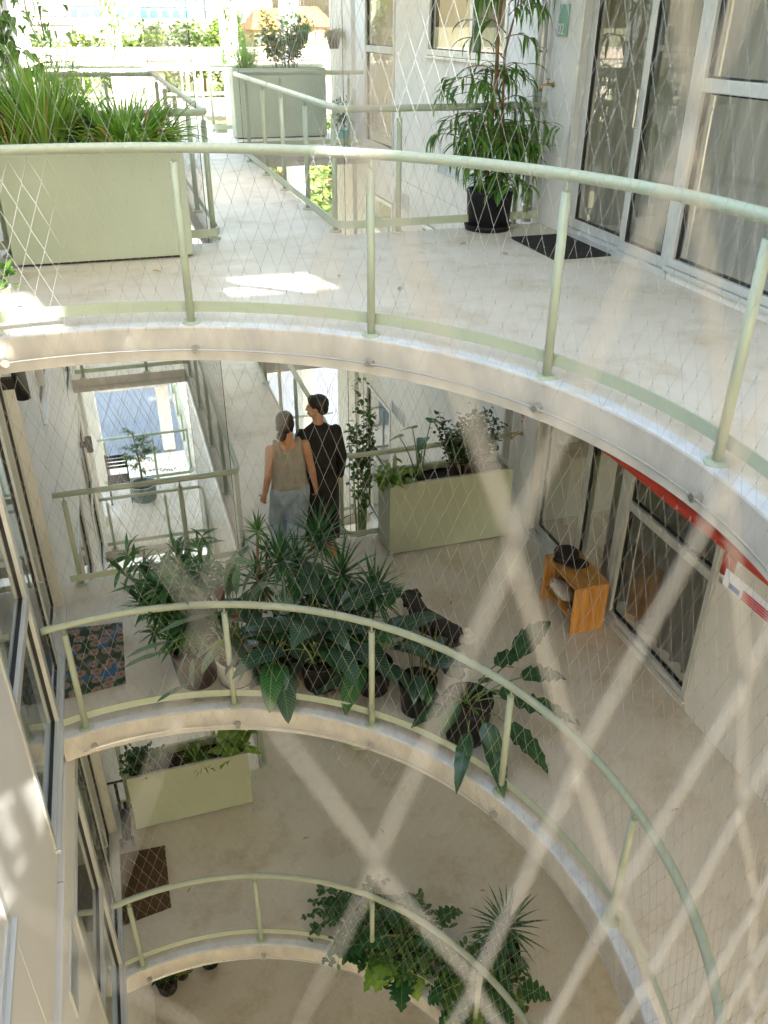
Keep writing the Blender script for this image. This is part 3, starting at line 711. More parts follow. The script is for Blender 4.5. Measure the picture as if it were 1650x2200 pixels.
# feathery bushy plant in a dark pot (dense tufts of narrow leaves)
def bushy():
    rng = random.Random(5); c = V3(.50, 2.96, zB); t = thing('potted_plant', 'bushy plant of narrow pointed leaves in a dark brown pot near the flowered carpet', 'potted plant', c, PG)
    pot(t, c, .20, .37, 'brown', .78)
    st = MB(); lf = MB()
    for k in range(46):
        b = c+V3(rng.uniform(-.09, .09), rng.uniform(-.09, .09), .3); a = rng.uniform(-math.pi, math.pi); rr = rng.uniform(.05, .42)
        e = c+V3(math.cos(a)*rr-.06, math.sin(a)*rr+.06, rng.uniform(.72, 1.42)-rr*.5); m_ = (b+e)/2+V3(0, 0, .12)
        st.tube(bez(b, m_, e, 6), [.008]*4+[.006]*3, 5)
        for j in range(rng.randint(17, 24)):
            u = rng.uniform(.55, 1)**.6; p = b*(1-u)**2+m_*2*u*(1-u)+e*u*u
            leaf(lf, p, rdir(rng, -20, 65), rng.uniform(.15, .25), rng.uniform(.024, .034), rng.uniform(.3, 1.3), 'lance', 5, .2, rng.uniform(-.4, .4))
    for k in range(70):
        a = rng.uniform(-math.pi, math.pi); p = c+V3(math.cos(a)*.1, math.sin(a)*.1, rng.uniform(.35, .7)); leaf(lf, p, rdir(rng, -40, 10), .13, .018, 1.4, 'lance', 4)
    obj('stems', st, MT['stem'], t, True); obj('leaves', lf, LM['bamboo'], t, True)
bushy()

# stromanthe: pale veined oval leaves, purple undersides, white pot
def strom():
    rng = random.Random(21); c = V3(.81, 2.83, zB); t = thing('potted_plant', 'plant with pale grey-green veined leaves and purple undersides in a white pot', 'potted plant', c, PG)
    p_ = pot(t, c, .155, .27, 'white', .84)
    s = MB(); s.lathe([(.139, .035), (.142, .035), (.142, .043), (.139, .043)], c, 28); obj('pot_groove', s, MT['gasket'], p_)
    st = MB(); lf = MB(); ly = MB(); dr = MB()
    def one(b, e, L, Wd, droop, M_=lf, tw=0, pr='oval'):
        m_ = (b+e)/2+V3(0, 0, .14); st.tube(bez(b, m_, e, 6), [.005]*4+[.004]*3, 5); d = (e-m_).normalized(); leaf(M_, e, d, L, Wd, droop, pr, 8, .18, tw, .06)
    for k in range(34):
        a = rng.uniform(-math.pi, math.pi); rr = rng.uniform(.06, .26); b = c+V3(rng.uniform(-.07, .07), rng.uniform(-.07, .07), .24)
        e = c+V3(math.cos(a)*rr, math.sin(a)*rr*.8+.02, rng.uniform(.5, .98)-rr*.5); one(b, e, rng.uniform(.2, .31), rng.uniform(.062, .085), rng.uniform(.5, 1.5), tw=rng.uniform(-.6, .6))
    # long arching stems reaching left over the pot beside it and the rail
    for (dx, dy, dz, L, Wd) in ((-.16, -.30, .95, .42, .115), (-.46, -.26, .74, .36, .10), (-.50, -.16, .57, .36, .105), (-.30, .02, 1.06, .36, .09), (.02, .08, 1.15, .26, .07), (-.30, -.08, .95, .28, .08)):
        b = c+V3(-.03, -.02, .25); e = c+V3(dx, dy, dz); m_ = (b+e)/2+V3(0, 0, .25); st.tube(bez(b, m_, e, 8), .0055, 5); leaf(lf, e, V3(-1 if dx < -.1 else .3, -.25, .12), L, Wd, .5, 'oval', 9, .15, .35, .05)
    e0 = c+V3(-.33, -.12, .42); 
    for (p, d, L, m_) in ((e0, (-.2, -.2, -.9), .26, lf), (e0+V3(.13, -.05, .12), (.9, .1, .1), .17, ly), (e0+V3(-.06, -.1, -.16), (-.95, -.25, -.12), .28, lf), (e0+V3(-.04, 0, .06), (-.5, -.1, -.8), .25, lf)): leaf(m_, p, V3(*d), L, .075, .3, 'oval', 8, .2, .3, .06)
    st.tube(bez(c+V3(-.05, -.03, .25), c+V3(-.12, -.1, .62), e0+V3(-.1, -.1, -.2), 9), .004, 5)
    for k in range(26):
        leaf(dr, c+V3(rng.uniform(-.08, .08), rng.uniform(-.08, .08), .23), rdir(rng, 20, 80), rng.uniform(.12, .28), rng.uniform(.014, .028), rng.uniform(.4, 1.4), 'lance', 5, .6)
    obj('stems', st, MT['stem'], t, True); obj('leaves', lf, LM['strom'], t, True); obj('yellow_leaf', ly, LM['strom2'], t, True); obj('dry_leaves', dr, LM['dead'], t, True)
strom()

def broad(name, c, seed, label, n, L, Wd, mat, potmat, r, h, hz=(.3, .6), rr=(.08, .26), prof='egg', group=PG, droop=(.8, 1.6), yrange=None, extra=None, taper=.8, mat2=None):
    rng = random.Random(seed); c = V3(*c); t = thing(name, label, 'potted plant', c, group)
    pot(t, c, r, h, potmat, taper); st = MB(); lf = MB(); l2 = MB()
    for k in range(n):
        a = 2*math.pi*k/n*2.618+rng.uniform(-.4, .4); q = rng.uniform(*rr); b = c+V3(rng.uniform(-.05, .05), rng.uniform(-.05, .05), h-.04)
        e = c+V3(math.cos(a)*q, math.sin(a)*q, rng.uniform(*hz)+h-.05-q*.35); m_ = (b+e)/2+V3(0, 0, .10)
        st.tube(bez(b, m_, e, 6), [.006]*4+[.0045]*3, 5); d = (e-m_).normalized()*.7+V3(math.cos(a)*.6, math.sin(a)*.6, rng.uniform(-.2, .25))
        leaf(l2 if (mat2 and k % 4 == 1) else lf, e, d, L*rng.uniform(.75, 1.1), Wd*rng.uniform(.8, 1.1), rng.uniform(*droop), prof, 10, .16, rng.uniform(-.5, .5), .07)
    if extra:
        for (b, e, d, L2, W2, mt2) in extra:
            b = c+V3(*b); e = c+V3(*e); st.tube(bez(b, (b+e)/2+V3(0, 0, .08), e, 6), .006, 5); leaf(l2 if mt2 else lf, e, V3(*d), L2, W2, .9, prof, 12, .18, .1, .34)
    obj('stems', st, MT['stem'], t, True); obj('leaves', lf, LM[mat], t, True)
    if l2.n: obj('young_leaves', l2, LM[mat2 or mat], t, True)
    return t
broad('potted_plant', (1.13, 2.74, zB), 31, 'dark striped calathea in a black pot right of the white pot', 20, .42, .20, 'cal', 'black', .17, .30, hz=(.12, .55), rr=(.08, .27), mat2='cal2')
broad('potted_plant', (1.47, 2.60, zB), 32, 'large calathea with drooping ribbed leaves in the middle of the row of pots', 26, .46, .215, 'cal', 'black', .17, .28, hz=(.08, .66), rr=(.08, .32), mat2='peace')
broad('potted_plant', (1.87, 2.42, zB), 33, 'dark broad leaved plant in a black pot left of the snake plant', 20, .43, .19, 'cal', 'black', .16, .27, hz=(.06, .55), rr=(.08, .28), mat2='cal2')
# snake plant with a young calathea at its foot
def snake():
    rng = random.Random(4); c = V3(2.14, 2.09, zB); t = thing('potted_plant', 'snake plant with yellow edged upright leaves in a black pot', 'potted plant', c, PG)
    pot(t, c, .15, .30, 'black', .85); lf = MB(); l2 = MB(); l3 = MB()
    for (dx, dy, el, az, L) in ((.02, .03, 86, 60, .68), (-.05, .0, 84, 150, .55), (.06, .02, 70, 40, .5), (.09, -.02, 62, 10, .42), (-.02, .06, 80, 100, .46), (.05, .06, 74, 70, .3)):
        e = R(el); a = R(az); leaf(lf, c+V3(dx, dy, .26), V3(math.cos(a)*math.cos(e), math.sin(a)*math.cos(e), math.sin(e)), L, .052, .06, 'sword', 8, .35, rng.uniform(-.4, .4)+math.pi/2, .05, uph=V3(0, -1, 0))
    for k in range(7):
        a = rng.uniform(-2.6, .9); leaf(l2, c+V3(math.cos(a)*.1, math.sin(a)*.1, .38+rng.uniform(0, .1)), V3(math.cos(a), math.sin(a), .35), rng.uniform(.26, .34), .13, 1.2, 'egg', 9, .15, 0, .06)
    leaf(l3, c+V3(.0, -.1, .37), V3(-.1, -.8, .1), .24, .12, 1.2, 'egg', 9, .15, 0, .05)
    obj('leaves', lf, LM['snake'], t, True); obj('calathea_leaves', l2, LM['cal'], t, True); obj('young_leaf', l3, LM['cal2'], t, True)
snake()
broad('potted_plant', (2.40, 1.70, zB), 36, 'plant with huge wavy dark leaves in the largest black pot of the row', 10, .36, .15, 'peace', 'black', .19, .37, hz=(.02, .2), rr=(.12, .24), droop=(.7, 1.3),
  extra=[((.05, 0, .33), (.50, .25, .46), (.9, .5, .5), .50, .19, 0), ((.05, 0, .33), (.33, -.12, .36), (.8, -.5, .05), .48, .17, 0), ((.05, 0, .33), (.46, .05, .42), (.95, .1, -.1), .50, .17, 0), ((0, -.05, .33), (.20, -.26, .3), (.4, -.9, -.1), .46, .16, 0), ((0, -.05, .33), (.06, -.26, .25), (-.1, -1, -.2), .48, .15, 0), ((0, -.05, .33), (-.1, -.26, .3), (-.55, -.85, -.15), .46, .12, 0), ((.03, .05, .33), (.3, .18, .48), (.8, .3, .1), .34, .15, 0)])

# dracaenas: rosettes on canes behind the calatheas
def dracaena(c, seed, label, heads, mat='drac', r=.16, h=.28, group=PG, potmat='black', L=.40):
    rng = random.Random(seed); c = V3(*c); t = thing('potted_dracaena', label, 'potted plant', c, group); pot(t, c, r, h, potmat, .82)
    st = MB(); lf = MB()
    for (dx, dy, dz, s_) in heads:
        b = c+V3(dx*.15, dy*.15, h-.04); e = c+V3(dx, dy, dz); m_ = (b+e)/2+V3(dx*.1, dy*.1, .05); st.tube(bez(b, m_, e, 7), [.013]*4+[.011]*4, 7)
        for k in range(int(54*s_)):
            el = 88-k*2.6/s_+rng.uniform(-6, 6); a = k*2.4+rng.uniform(-.2, .2); el = max(el, -40); er = R(el)
            leaf(lf, e+V3(0, 0, .03-.06*k/46), V3(math.cos(a)*math.cos(er), math.sin(a)*math.cos(er), math.sin(er)), L*s_*rng.uniform(.75, 1.05), .022*s_+.004, rng.uniform(.25, .9), 'grass', 5, .35, rng.uniform(-.3, .3))
    obj('canes', st, MT['bark'], t, True); obj('leaves', lf, LM[mat], t, True)
dracaena((1.36, 3.02, zB), 41, 'spiky dracaena with several rosettes standing behind the calatheas', [(-.10, -.05, 1.02, 1), (.26, .10, 1.08, 1), (.08, .2, .8, .9), (-.25, .15, .72, .85), (.15, -.1, .62, .9), (-.02, -.15, .55, .8)])
dracaena((1.86, 2.82, zB), 42, 'dark spiky dracaena leaning right behind the snake plant', [(-.12, .05, .86, 1), (.12, -.05, .70, .95), (.2, .12, .55, .85), (-.05, -.12, .5, .85)])
dracaena((1.02, 3.12, zB), 43, 'slender young dracaena with one bright green rosette behind the white pot', [(.10, .02, 1.22, .62), (.16, .0, 1.03, .5)], 'dracl', .12, .2, L=.30)

# plants along the lower railing
PGc = 'potted plants along the lower railing'
def mons(c, seed, label, n=18, sc=1.):
    rng = random.Random(seed); c = V3(*c); t = thing('potted_monstera', label, 'potted plant', c, PGc); pot(t, c, .18, .22, 'black', .8); st = MB(); lf = MB(); ll = MB(); sm_ = MB()
    for k in range(n):
        a = rng.uniform(-math.pi, math.pi); q = rng.uniform(.08, .42)*sc; b = c+V3(0, 0, .18); e = c+V3(math.cos(a)*q, math.sin(a)*q, rng.uniform(.06, .34)*sc-q*.15); st.tube(bez(b, (b+e)/2+V3(0, 0, .15), e, 6), .006, 5)
        leaf(ll if k % 5 == 0 else lf, e, V3(math.cos(a), math.sin(a), rng.uniform(-.4, .2)), rng.uniform(.20, .30)*sc, rng.uniform(.24, .34)*sc, 1.2, 'mons', 28, .1, rng.uniform(-.4, .4))
    for k in range(620):
        a = rng.uniform(-math.pi, math.pi); q = rng.uniform(.05, .42)*sc; leaf(sm_, c+V3(math.cos(a)*q, math.sin(a)*q, rng.uniform(.03, .30)), rdir(rng, -40, 50), rng.uniform(.06, .11), rng.uniform(.03, .05), .8, 'oval', 5)
    obj('stems', st, MT['stem'], t, True); obj('leaves', lf, LM['mons'], t, True); obj('young_leaves', ll, LM['lime'], t, True); obj('small_leaves', sm_, LM['shrub'], t, True)
mons((2.06, 2.02, zC), 51, 'leafy monstera with bright young leaves by the lower railing', 26, 1.1)
mons((2.62, 1.40, zC), 52, 'dense glossy plant at the lower right end of the lower railing', 26, 1.0)
dracaena((2.92, 1.60, zC), 53, 'single dark dracaena rosette standing behind the lower glossy plant', [(.0, .0, .62, 1.1), (-.1, -.1, .45, .8)], group=PGc)
def trailing(c, seed, label):
    rng = random.Random(seed); c = V3(*c); t = thing('potted_plant', label, 'potted plant', c, PGc); pot(t, c, .16, .26, 'black', .8); st = MB(); lf = MB()
    for k in range(40):
        a = rng.uniform(-math.pi, math.pi) if k > 16 else rng.uniform(2.2, 4.2); q = rng.uniform(.15, .5) if k > 16 else rng.uniform(.3, .62); b = c+V3(0, 0, .23); e = c+V3(math.cos(a)*q, math.sin(a)*q, rng.uniform(.1, .42)-q*.25)
        st.tube(bez(b, (b+e)/2+V3(0, 0, .25), e, 6), .0035, 4)
        for j in range(16):
            u = rng.uniform(.3, 1); m_ = (b+e)/2+V3(0, 0, .25); p = b*(1-u)**2+m_*2*u*(1-u)+e*u*u; leaf(lf, p, rdir(rng, -50, 30), rng.uniform(.05, .085), rng.uniform(.03, .045), .7, 'oval', 4)
    obj('stems', st, MT['stem'], t, True); obj('leaves', lf, LM['mons'], t, True)
trailing((1.72, 2.42, zC), 54, 'trailing plant of small oval leaves spilling left over the lower railing')

# ---------------- planters ----------------
def planter(x0, x1, y0, y1, z, h, label, soil_z=.06, chamfer=True):
    t = thing('planter_box', label, 'planter', ((x0+x1)/2, (y0+y1)/2, z), 'sage green planter boxes'); mb = MB(); w = .012
    mb.box(x0, x1, y0, y0+w, z+.02, z+h); mb.box(x0, x1, y1-w, y1, z+.02, z+h); mb.box(x0, x0+w, y0+w+.0005, y1-w-.0005, z+.02, z+h); mb.box(x1-w, x1, y0+w+.0005, y1-w-.0005, z+.02, z+h)
    obj('box', mb, MT['planter'], t, bevel=.004)
    rim = MB(); e = .022
    rim.box(x0+w, x1-w, y0+w+.001, y0+e+w, z+h-.012, z+h-.002); rim.box(x0+w, x1-w, y1-e-w, y1-w-.001, z+h-.012, z+h-.002); rim.box(x0+w+.001, x0+w+e, y0+e+w, y1-e-w, z+h-.012, z+h-.002); rim.box(x1-w-e, x1-w-.001, y0+e+w, y1-e-w, z+h-.012, z+h-.002); obj('rim', rim, MT['planter'], t)
    b = MB(); b.box(x0+.03, x1-.03, y0+.03, y1-.03, z+.002, z+.019); obj('plinth', b, MT['gasket'], t)
    s = MB(); nx, ny = 26, 8; rng = random.Random(int(x0*100)); vs = []
    for j in range(ny+1):
        for i in range(nx+1): vs.append((x0+w+.001+(x1-x0-2*w-.002)*i/nx, y0+w+.001+(y1-y0-2*w-.002)*j/ny, z+h-soil_z+rng.uniform(-.012, .015)))
    s.add(vs, [(j*(nx+1)+i, j*(nx+1)+i+1, (j+1)*(nx+1)+i+1, (j+1)*(nx+1)+i) for j in range(ny) for i in range(nx)]); obj('soil', s, MT['soil'], t, True)
    return t
PH = .82
planter(-.375, .95, 4.27, 4.66, 0, PH, 'sage green planter box of grasses at the left of the top walkway')
planter(2.60, 3.93, 4.265, 4.66, zB, PH, 'sage green planter box with dark shrubs on the middle walkway', .09)
planter(-.365, .955, 4.265, 4.66, zC, PH, 'sage green planter box half empty on the lower walkway beside the brown mat', .13)
planter(2.46, 3.94, 11.9, 12.32, 0, 1.0, 'far sage green planter box with a tall shrub beyond the light shaft')
def grass(c, seed, label, n, L, w, el, droop, mat, rad, group='grasses in the top planter', dry=0, ry=None):
    rng = random.Random(seed); c = V3(*c); lf = MB(); d2 = MB(); t = thing('grass_clump', label, 'grass', c, group)
    for k in range(n):
        a = rng.uniform(-math.pi, math.pi); q = rad*math.sqrt(rng.random()); p = c+V3(math.cos(a)*q, math.sin(a)*q*(ry or 1), 0)
        e = R(rng.uniform(*el)); d = V3(math.cos(a)*math.cos(e), math.sin(a)*math.cos(e)*.85, math.sin(e))
        leaf(d2 if rng.random() < dry else lf, p, d, L*rng.uniform(.55, 1.08), w*rng.uniform(.7, 1.15), rng.uniform(*droop), 'grass', 7, .3, rng.uniform(-.6, .6))
    obj('blades', lf, LM[mat], t, True)
    if d2.n: obj('dry_blades', d2, LM['dead'], t, True)
grass((-.02, 4.46, PH-.05), 61, 'tall upright lemongrass clump at the left of the top planter', 520, .72, .016, (45, 88), (.15, .8), 'grass', .15, dry=.03)
grass((.55, 4.46, PH-.05), 62, 'broad arching grass at the right of the top planter', 460, .54, .024, (25, 85), (.9, 2.1), 'arch', .28, dry=.05, ry=.5)
grass((-.24, 4.42, PH-.05), 68, 'sparse bright grass at the left end of the top planter', 90, .55, .012, (30, 80), (.4, 1.2), 'grass', .1, dry=.03)
def leafy(c, seed, label, n, L, Wd, rx, ry, hz, mat, name='leafy_plant', cat='plant', group='small plants in the planters', prof='oval', stems=14, droop=(.3, 1.1), stm='stem'):
    rng = random.Random(seed); c = V3(*c); t = thing(name, label, cat, c, group); st = MB(); lf = MB(); S = []
    for k in range(stems):
        a = rng.uniform(-math.pi, math.pi); q = math.sqrt(rng.random()); b = c+V3(math.cos(a)*q*rx*.4, math.sin(a)*q*ry*.4, 0); e = c+V3(math.cos(a)*q*rx, math.sin(a)*q*ry, rng.uniform(.45, 1)*hz); m_ = (b+e)/2+V3(0, 0, hz*.12)
        st.tube(bez(b, m_, e, 5), [.006*max(.5, hz), .005*max(.5, hz), .004, .004, .003, .002], 5); S.append((b, m_, e))
    for k in range(n):
        b, m_, e = rng.choice(S); u = rng.uniform(.15, 1)**.7; p = b*(1-u)**2+m_*2*u*(1-u)+e*u*u+V3(rng.gauss(0, .035), rng.gauss(0, .03), rng.gauss(0, .03))
        leaf(lf, p, rdir(rng, -35, 55), L*rng.uniform(.6, 1.15), Wd*rng.uniform(.7, 1.15), rng.uniform(*droop), prof, 5, .2, rng.uniform(-.6, .6))
    obj('stems', st, MT[stm], t, True); obj('leaves', lf, LM[mat], t, True); return t
leafy((-.28, 4.5, PH-.06), 63, 'low leafy herb with round leaves at the left end of the top planter', 300, .07, .045, .14, .14, .42, 'shrub')
leafy((.28, 4.42, PH-.06), 64, 'small dark leafy plant between the two grasses', 200, .085, .045, .15, .12, .22, 'dshrub')
leafy((.1, 4.56, PH-.06), 69, 'ground hugging greenery filling the back of the top planter', 260, .07, .04, .5, .08, .22, 'shrub', stems=26)
# far planter
leafy((3.35, 12.1, .94), 65, 'tall flowering shrub in the far planter box', 1500, .085, .04, .52, .2, .85, 'vine', 'shrub', 'shrub', 'plants of the far planter', stems=34, stm='bark')
fl = MB(); rng_ = random.Random(66)
grass((2.72, 12.1, .94), 67, 'fine pale grass at the left end of the far planter box', 160, .62, .012, (55, 88), (.1, .6), 'arch', .13, 'plants of the far planter')
# middle planter
leafy((3.5, 4.46, zB+PH-.09), 71, 'dense dark shrub with small leaves in the middle planter', 1500, .065, .032, .38, .2, .74, 'dshrub', 'shrub', 'shrub', 'plants of the middle planter', stems=40, stm='bark')
leafy((2.66, 4.36, zB+PH-.09), 72, 'bright lemon leaved sprig hanging over the left end of the middle planter', 110, .10, .055, .2, .16, .26, 'lime', group='plants of the middle planter', stems=9)
def taro():
    c = V3(2.98, 4.46, zB+PH-.08); t = thing('elephant_ear', 'elephant ear plant with arrow leaves on long stalks in the middle planter', 'plant', c, 'plants of the middle planter'); st = MB(); lf = MB(); rng = random.Random(8)
    for (dx, dy, dz, L, Wd, a) in ((-.10, -.02, .60, .20, .15, 2.7), (.02, .0, .44, .22, .16, -2.2), (-.22, .03, .50, .17, .12, 3.1), (.12, .05, .62, .20, .12, .3), (-.02, .06, .35, .16, .12, 1.5)):
        b = c+V3(dx*.15, 0, -.02); e = c+V3(dx, dy, dz); st.tube(bez(b, (b+e)/2+V3(-dx*.2, 0, .05), e, 6), [.009, .009, .008, .007, .006, .005, .005], 6)
        leaf(lf, e, V3(math.cos(a), math.sin(a), -.15), L, Wd, .7, 'heart', 9, .12, .2, .05, back=.05)
    obj('stalks', st, MT['stem'], t, True); obj('leaves', lf, LM['taro'], t, True)
taro()
# lower planter
leafy((-.18, 4.46, zC+PH-.13), 73, 'dark low shrub at the left of the lower planter', 500, .07, .035, .26, .15, .34, 'dshrub', group='plants of the lower planter', stems=22)
grass((.40, 4.44, zC+PH-.12), 74, 'wispy tuft of fine grass in the middle of the lower planter', 130, .26, .006, (30, 85), (.4, 1.5), 'arch', .05, 'plants of the lower planter')
grass((.46, 4.36, zC+PH-.12), 75, 'pale fern tuft hanging over the front edge of the lower planter', 60, .15, .02, (0, 60), (.6, 1.6), 'dracl', .05, 'plants of the lower planter')
broadl = leafy((.86, 4.44, zC+PH-.12), 76, 'broad bright leaved plant at the right end of the lower planter', 46, .22, .10, .2, .16, .34, 'lime', group='plants of the lower planter', stems=14, prof='egg')
leafy((-.16, 4.34, zC+PH-.12), 77, 'small bright seedling at the front left of the lower planter', 12, .07, .04, .05, .03, .07, 'lime', group='plants of the lower planter', stems=4)
# hanging vines and hanging pots of the far gallery
def vine(pts, seed, label, n, L=.09, spread=.12, mat='vine', drop=0):
    rng = random.Random(seed); t = thing('hanging_vine', label, 'vine', pts[0], 'hanging vines'); st = MB(); lf = MB(); P = [V3(*p) for p in pts]
    for j in range(3): st.tube([tuple(p+V3(rng.uniform(-.04, .04), rng.uniform(-.03, .03), 0)) for p in P], .004, 5)
    for k in range(n):
        u = rng.random()*(len(P)-1); i = int(u); p = P[i].lerp(P[min(i+1, len(P)-1)], u-i)+V3(rng.gauss(0, spread), rng.gauss(0, spread*.6), rng.gauss(0, .05))
        leaf(lf, p, rdir(rng, -80, 0), L*rng.uniform(.6, 1.2), L*.62*rng.uniform(.7, 1.1), .8, 'heart', 6, .15, rng.uniform(-.7, .7))
    obj('stems', st, MT['stem'], t, True); obj('leaves', lf, LM[mat], t, True)
vine([(-.46, 6.3, 2.3), (-.42, 6.25, 1.7), (-.30, 6.2, 1.25)], 81, 'broad leaved vine hanging beside the left column of the top walkway', 260, .14, .17)
vine([(.1, 6.9, 2.3), (.0, 6.9, 1.8), (.02, 6.9, 1.45)], 85, 'thin vine strands hanging left of the tower block view', 60, .09, .16)
vine([(1.02, 20.5, 2.6), (1.02, 20.5, 1.9), (1.05, 20.5, .9)], 82, 'small leaved vine climbing down the far end column', 170, .12, .15)
vine([(2.62, 13.0, 2.3), (2.62, 12.95, 1.7), (2.55, 12.9, 1.0)], 83, 'vine trailing beside the far planter box', 70, .11, .07)
leafy((-.1, 12.0, .0), 84, 'leafy palm in the far left corner behind the rails', 260, .28, .03, .35, .3, 1.5, 'shrub', 'potted_palm', 'plant', 'far gallery plants', stems=22, prof='grass')
def shadow_palm():
    c = V3(1.5, -5.9, H); t = thing('potted_palm', 'added unseen palm whose leaves shape sun dapples at a roof opening', 'plant', c); pot(t, c, .2, .35, 'brown'); lf = MB()  # added out of view; its leaves shape the dapples on the left wall
    for (x, y) in ((1.10, -5.2), (1.25, -5.2)): leaf(lf, (x+.16, y-.48, H+.12), V3(-.3, .95, .02), 1.0, .085, .02, 'lance', 7, .1)
    for k in range(9): leaf(lf, c+V3(0, 0, .3), rdir(random.Random(k), 20, 70), .6, .08, .9, 'lance', 7)
    obj('leaves', lf, LM['shrub'], t, True)
shadow_palm()
def hangpot(x, y, z, seed, label):
    t = thing('hanging_pot', label, 'hanging pot', (x, y, z), 'hanging pots'); mb = MB(); mb.lathe([(0, 0), (.075, 0), (.105, .17), (.098, .17), (.07, .02)], (x, y, z), 20); obj('pot', mb, MT['black'], t, True)
    w = MB()
    for a in (0, 2.1, 4.2): w.tube([(x+.1*math.cos(a), y+.1*math.sin(a), z+.17), (x, y, z+.75)], .003, 4)
    w.tube([(x, y, z+.75), (x, y, z+1.55)], .003, 4); obj('wires', w, MT['wire'], t)
    rng = random.Random(seed); lf = MB()
    for k in range(260):
        a = rng.uniform(-math.pi, math.pi); leaf(lf, V3(x+math.cos(a)*.07, y+math.sin(a)*.07, z+.16), rdir(rng, 5, 75, a, .5), rng.uniform(.10, .24), .016, rng.uniform(1.5, 2.6), 'grass', 6)
    obj('leaves', lf, LM['shrub'], t, True)
hangpot(3.72, 12.5, 1.33, 91, 'hanging black pot with drooping leaves above the far planter'); hangpot(3.98, 11.5, 1.27, 92, 'hanging black pot with pale green plant in front of the broad white column')
# small pots
def smallpot(c, r, h, mat, label, cat='potted plant', n=60, L=.12, W_=.03, hz=.3, lm='fig', group=None, seed=3, rx=None):
    t = leafy((c[0], c[1], c[2]+h-.05), seed, label, n, L, W_, rx or r*1.6, rx or r*1.6, hz, lm, 'potted_plant', cat, group, stems=10)
    pot(t, c, r, h, mat, .85); return t
smallpot((3.93, 10.9, 0), .13, .19, 'turq', 'small bamboo in a turquoise pot by the far glass door', lm='shrub', n=110, L=.13, W_=.02, hz=.5, seed=93, group='small potted plants')
smallpot((-.40, 3.12, 0), .10, .17, 'white', 'small white pot plant by the left wall of the top walkway', lm='vine', n=26, L=.12, W_=.05, hz=.25, seed=94, group='small potted plants')
smallpot((-.40, 4.30, zD), .14, .22, 'black', 'dark bushy plant in the left corner of the ground floor', lm='dshrub', n=140, L=.09, W_=.05, hz=.35, seed=95, group='small potted plants')
smallpot((-.20, 4.42, zD), .09, .15, 'black', 'cream flowering plant on the ground floor corner', lm='strom2', n=40, L=.08, W_=.05, hz=.25, seed=96, group='small potted plants')
smallpot((.18, 4.5, zD), .14, .16, 'black', 'low black bowl of green plants on the ground floor', lm='dshrub', n=40, L=.07, W_=.05, hz=.14, seed=97, group='small potted plants')
smallpot((2.42, 4.78+.0, zC), .12, .11, 'white', 'white bowl of small plants against the lower railing', lm='dshrub', n=36, L=.06, W_=.03, hz=.08, seed=98, group='small potted plants')
leafy((2.62, 5.4, zB-.6), 99, 'ivy climbing the wires behind the walking couple', 420, .075, .05, .16, .12, 2.3, 'shrub', 'ivy', 'vine', 'hanging vines', stems=10)
# small tree in a blue grey pot on the lower cross floor
def smalltree():
    c = V3(.20, 12.1, zC); t = thing('potted_tree', 'small feathery tree in a blue grey pot seen through the left opening', 'potted plant', c); pot(t, c, .25, .32, 'bluepot', .9, rim=.03); st = MB(); lf = MB(); rng = random.Random(12)
    st.tube([(c.x, c.y, c.z+.3), (c.x, c.y, c.z+.8), (c.x-.04, c.y, c.z+1.35)], [.022, .018, .009], 7)
    for k in range(26):
        z = c.z+rng.uniform(.5, 1.35); a = rng.uniform(-math.pi, math.pi); ln = rng.uniform(.25, .6)*(1.5-(z-c.z)*.75); b = V3(c.x, c.y, z); e = b+V3(math.cos(a)*ln, math.sin(a)*ln, .05); st.tube(bez(b, (b+e)/2+V3(0, 0, .08), e, 5), .004, 4)
        for j in range(26):
            p = b.lerp(e, rng.uniform(.25, 1))+V3(0, 0, .05); leaf(lf, p, rdir(rng, -30, 20), rng.uniform(.06, .11), .024, .8, 'oval', 3)
    obj('stems', st, MT['bark'], t, True); obj('leaves', lf, LM['shrub'], t, True)
smalltree()

# a few dry leaves dropped on the floors
rng = random.Random(404)
for (x, y, z) in ((1.9, 3.4, 0), (2.7, 3.9, 0), (3.2, 4.1, 0), (3.35, 3.7, 0), (.6, 3.9, 0), (2.2, 2.9, 0), (3.3, 1.6, zB), (3.1, 2.3, zB), (2.9, 3.3, zB), (3.5, .6, zB), (.1, 3.3, zC), (1.4, 3.6, zC), (2.3, 3.4, zC), (3.1, 2.4, zC)):
    lf = MB(); leaf(lf, (x, y, z+.007), V3(math.cos(x*9), math.sin(x*9), .12), rng.uniform(.06, .11), .022, .5, 'lance', 5, .5, rng.uniform(-.3, .3)); tag(obj('fallen_leaf', lf, LM['dead'], None, True), 'small dry leaf dropped on the pale walkway floor', 'leaf', 'dry leaves on the floor')
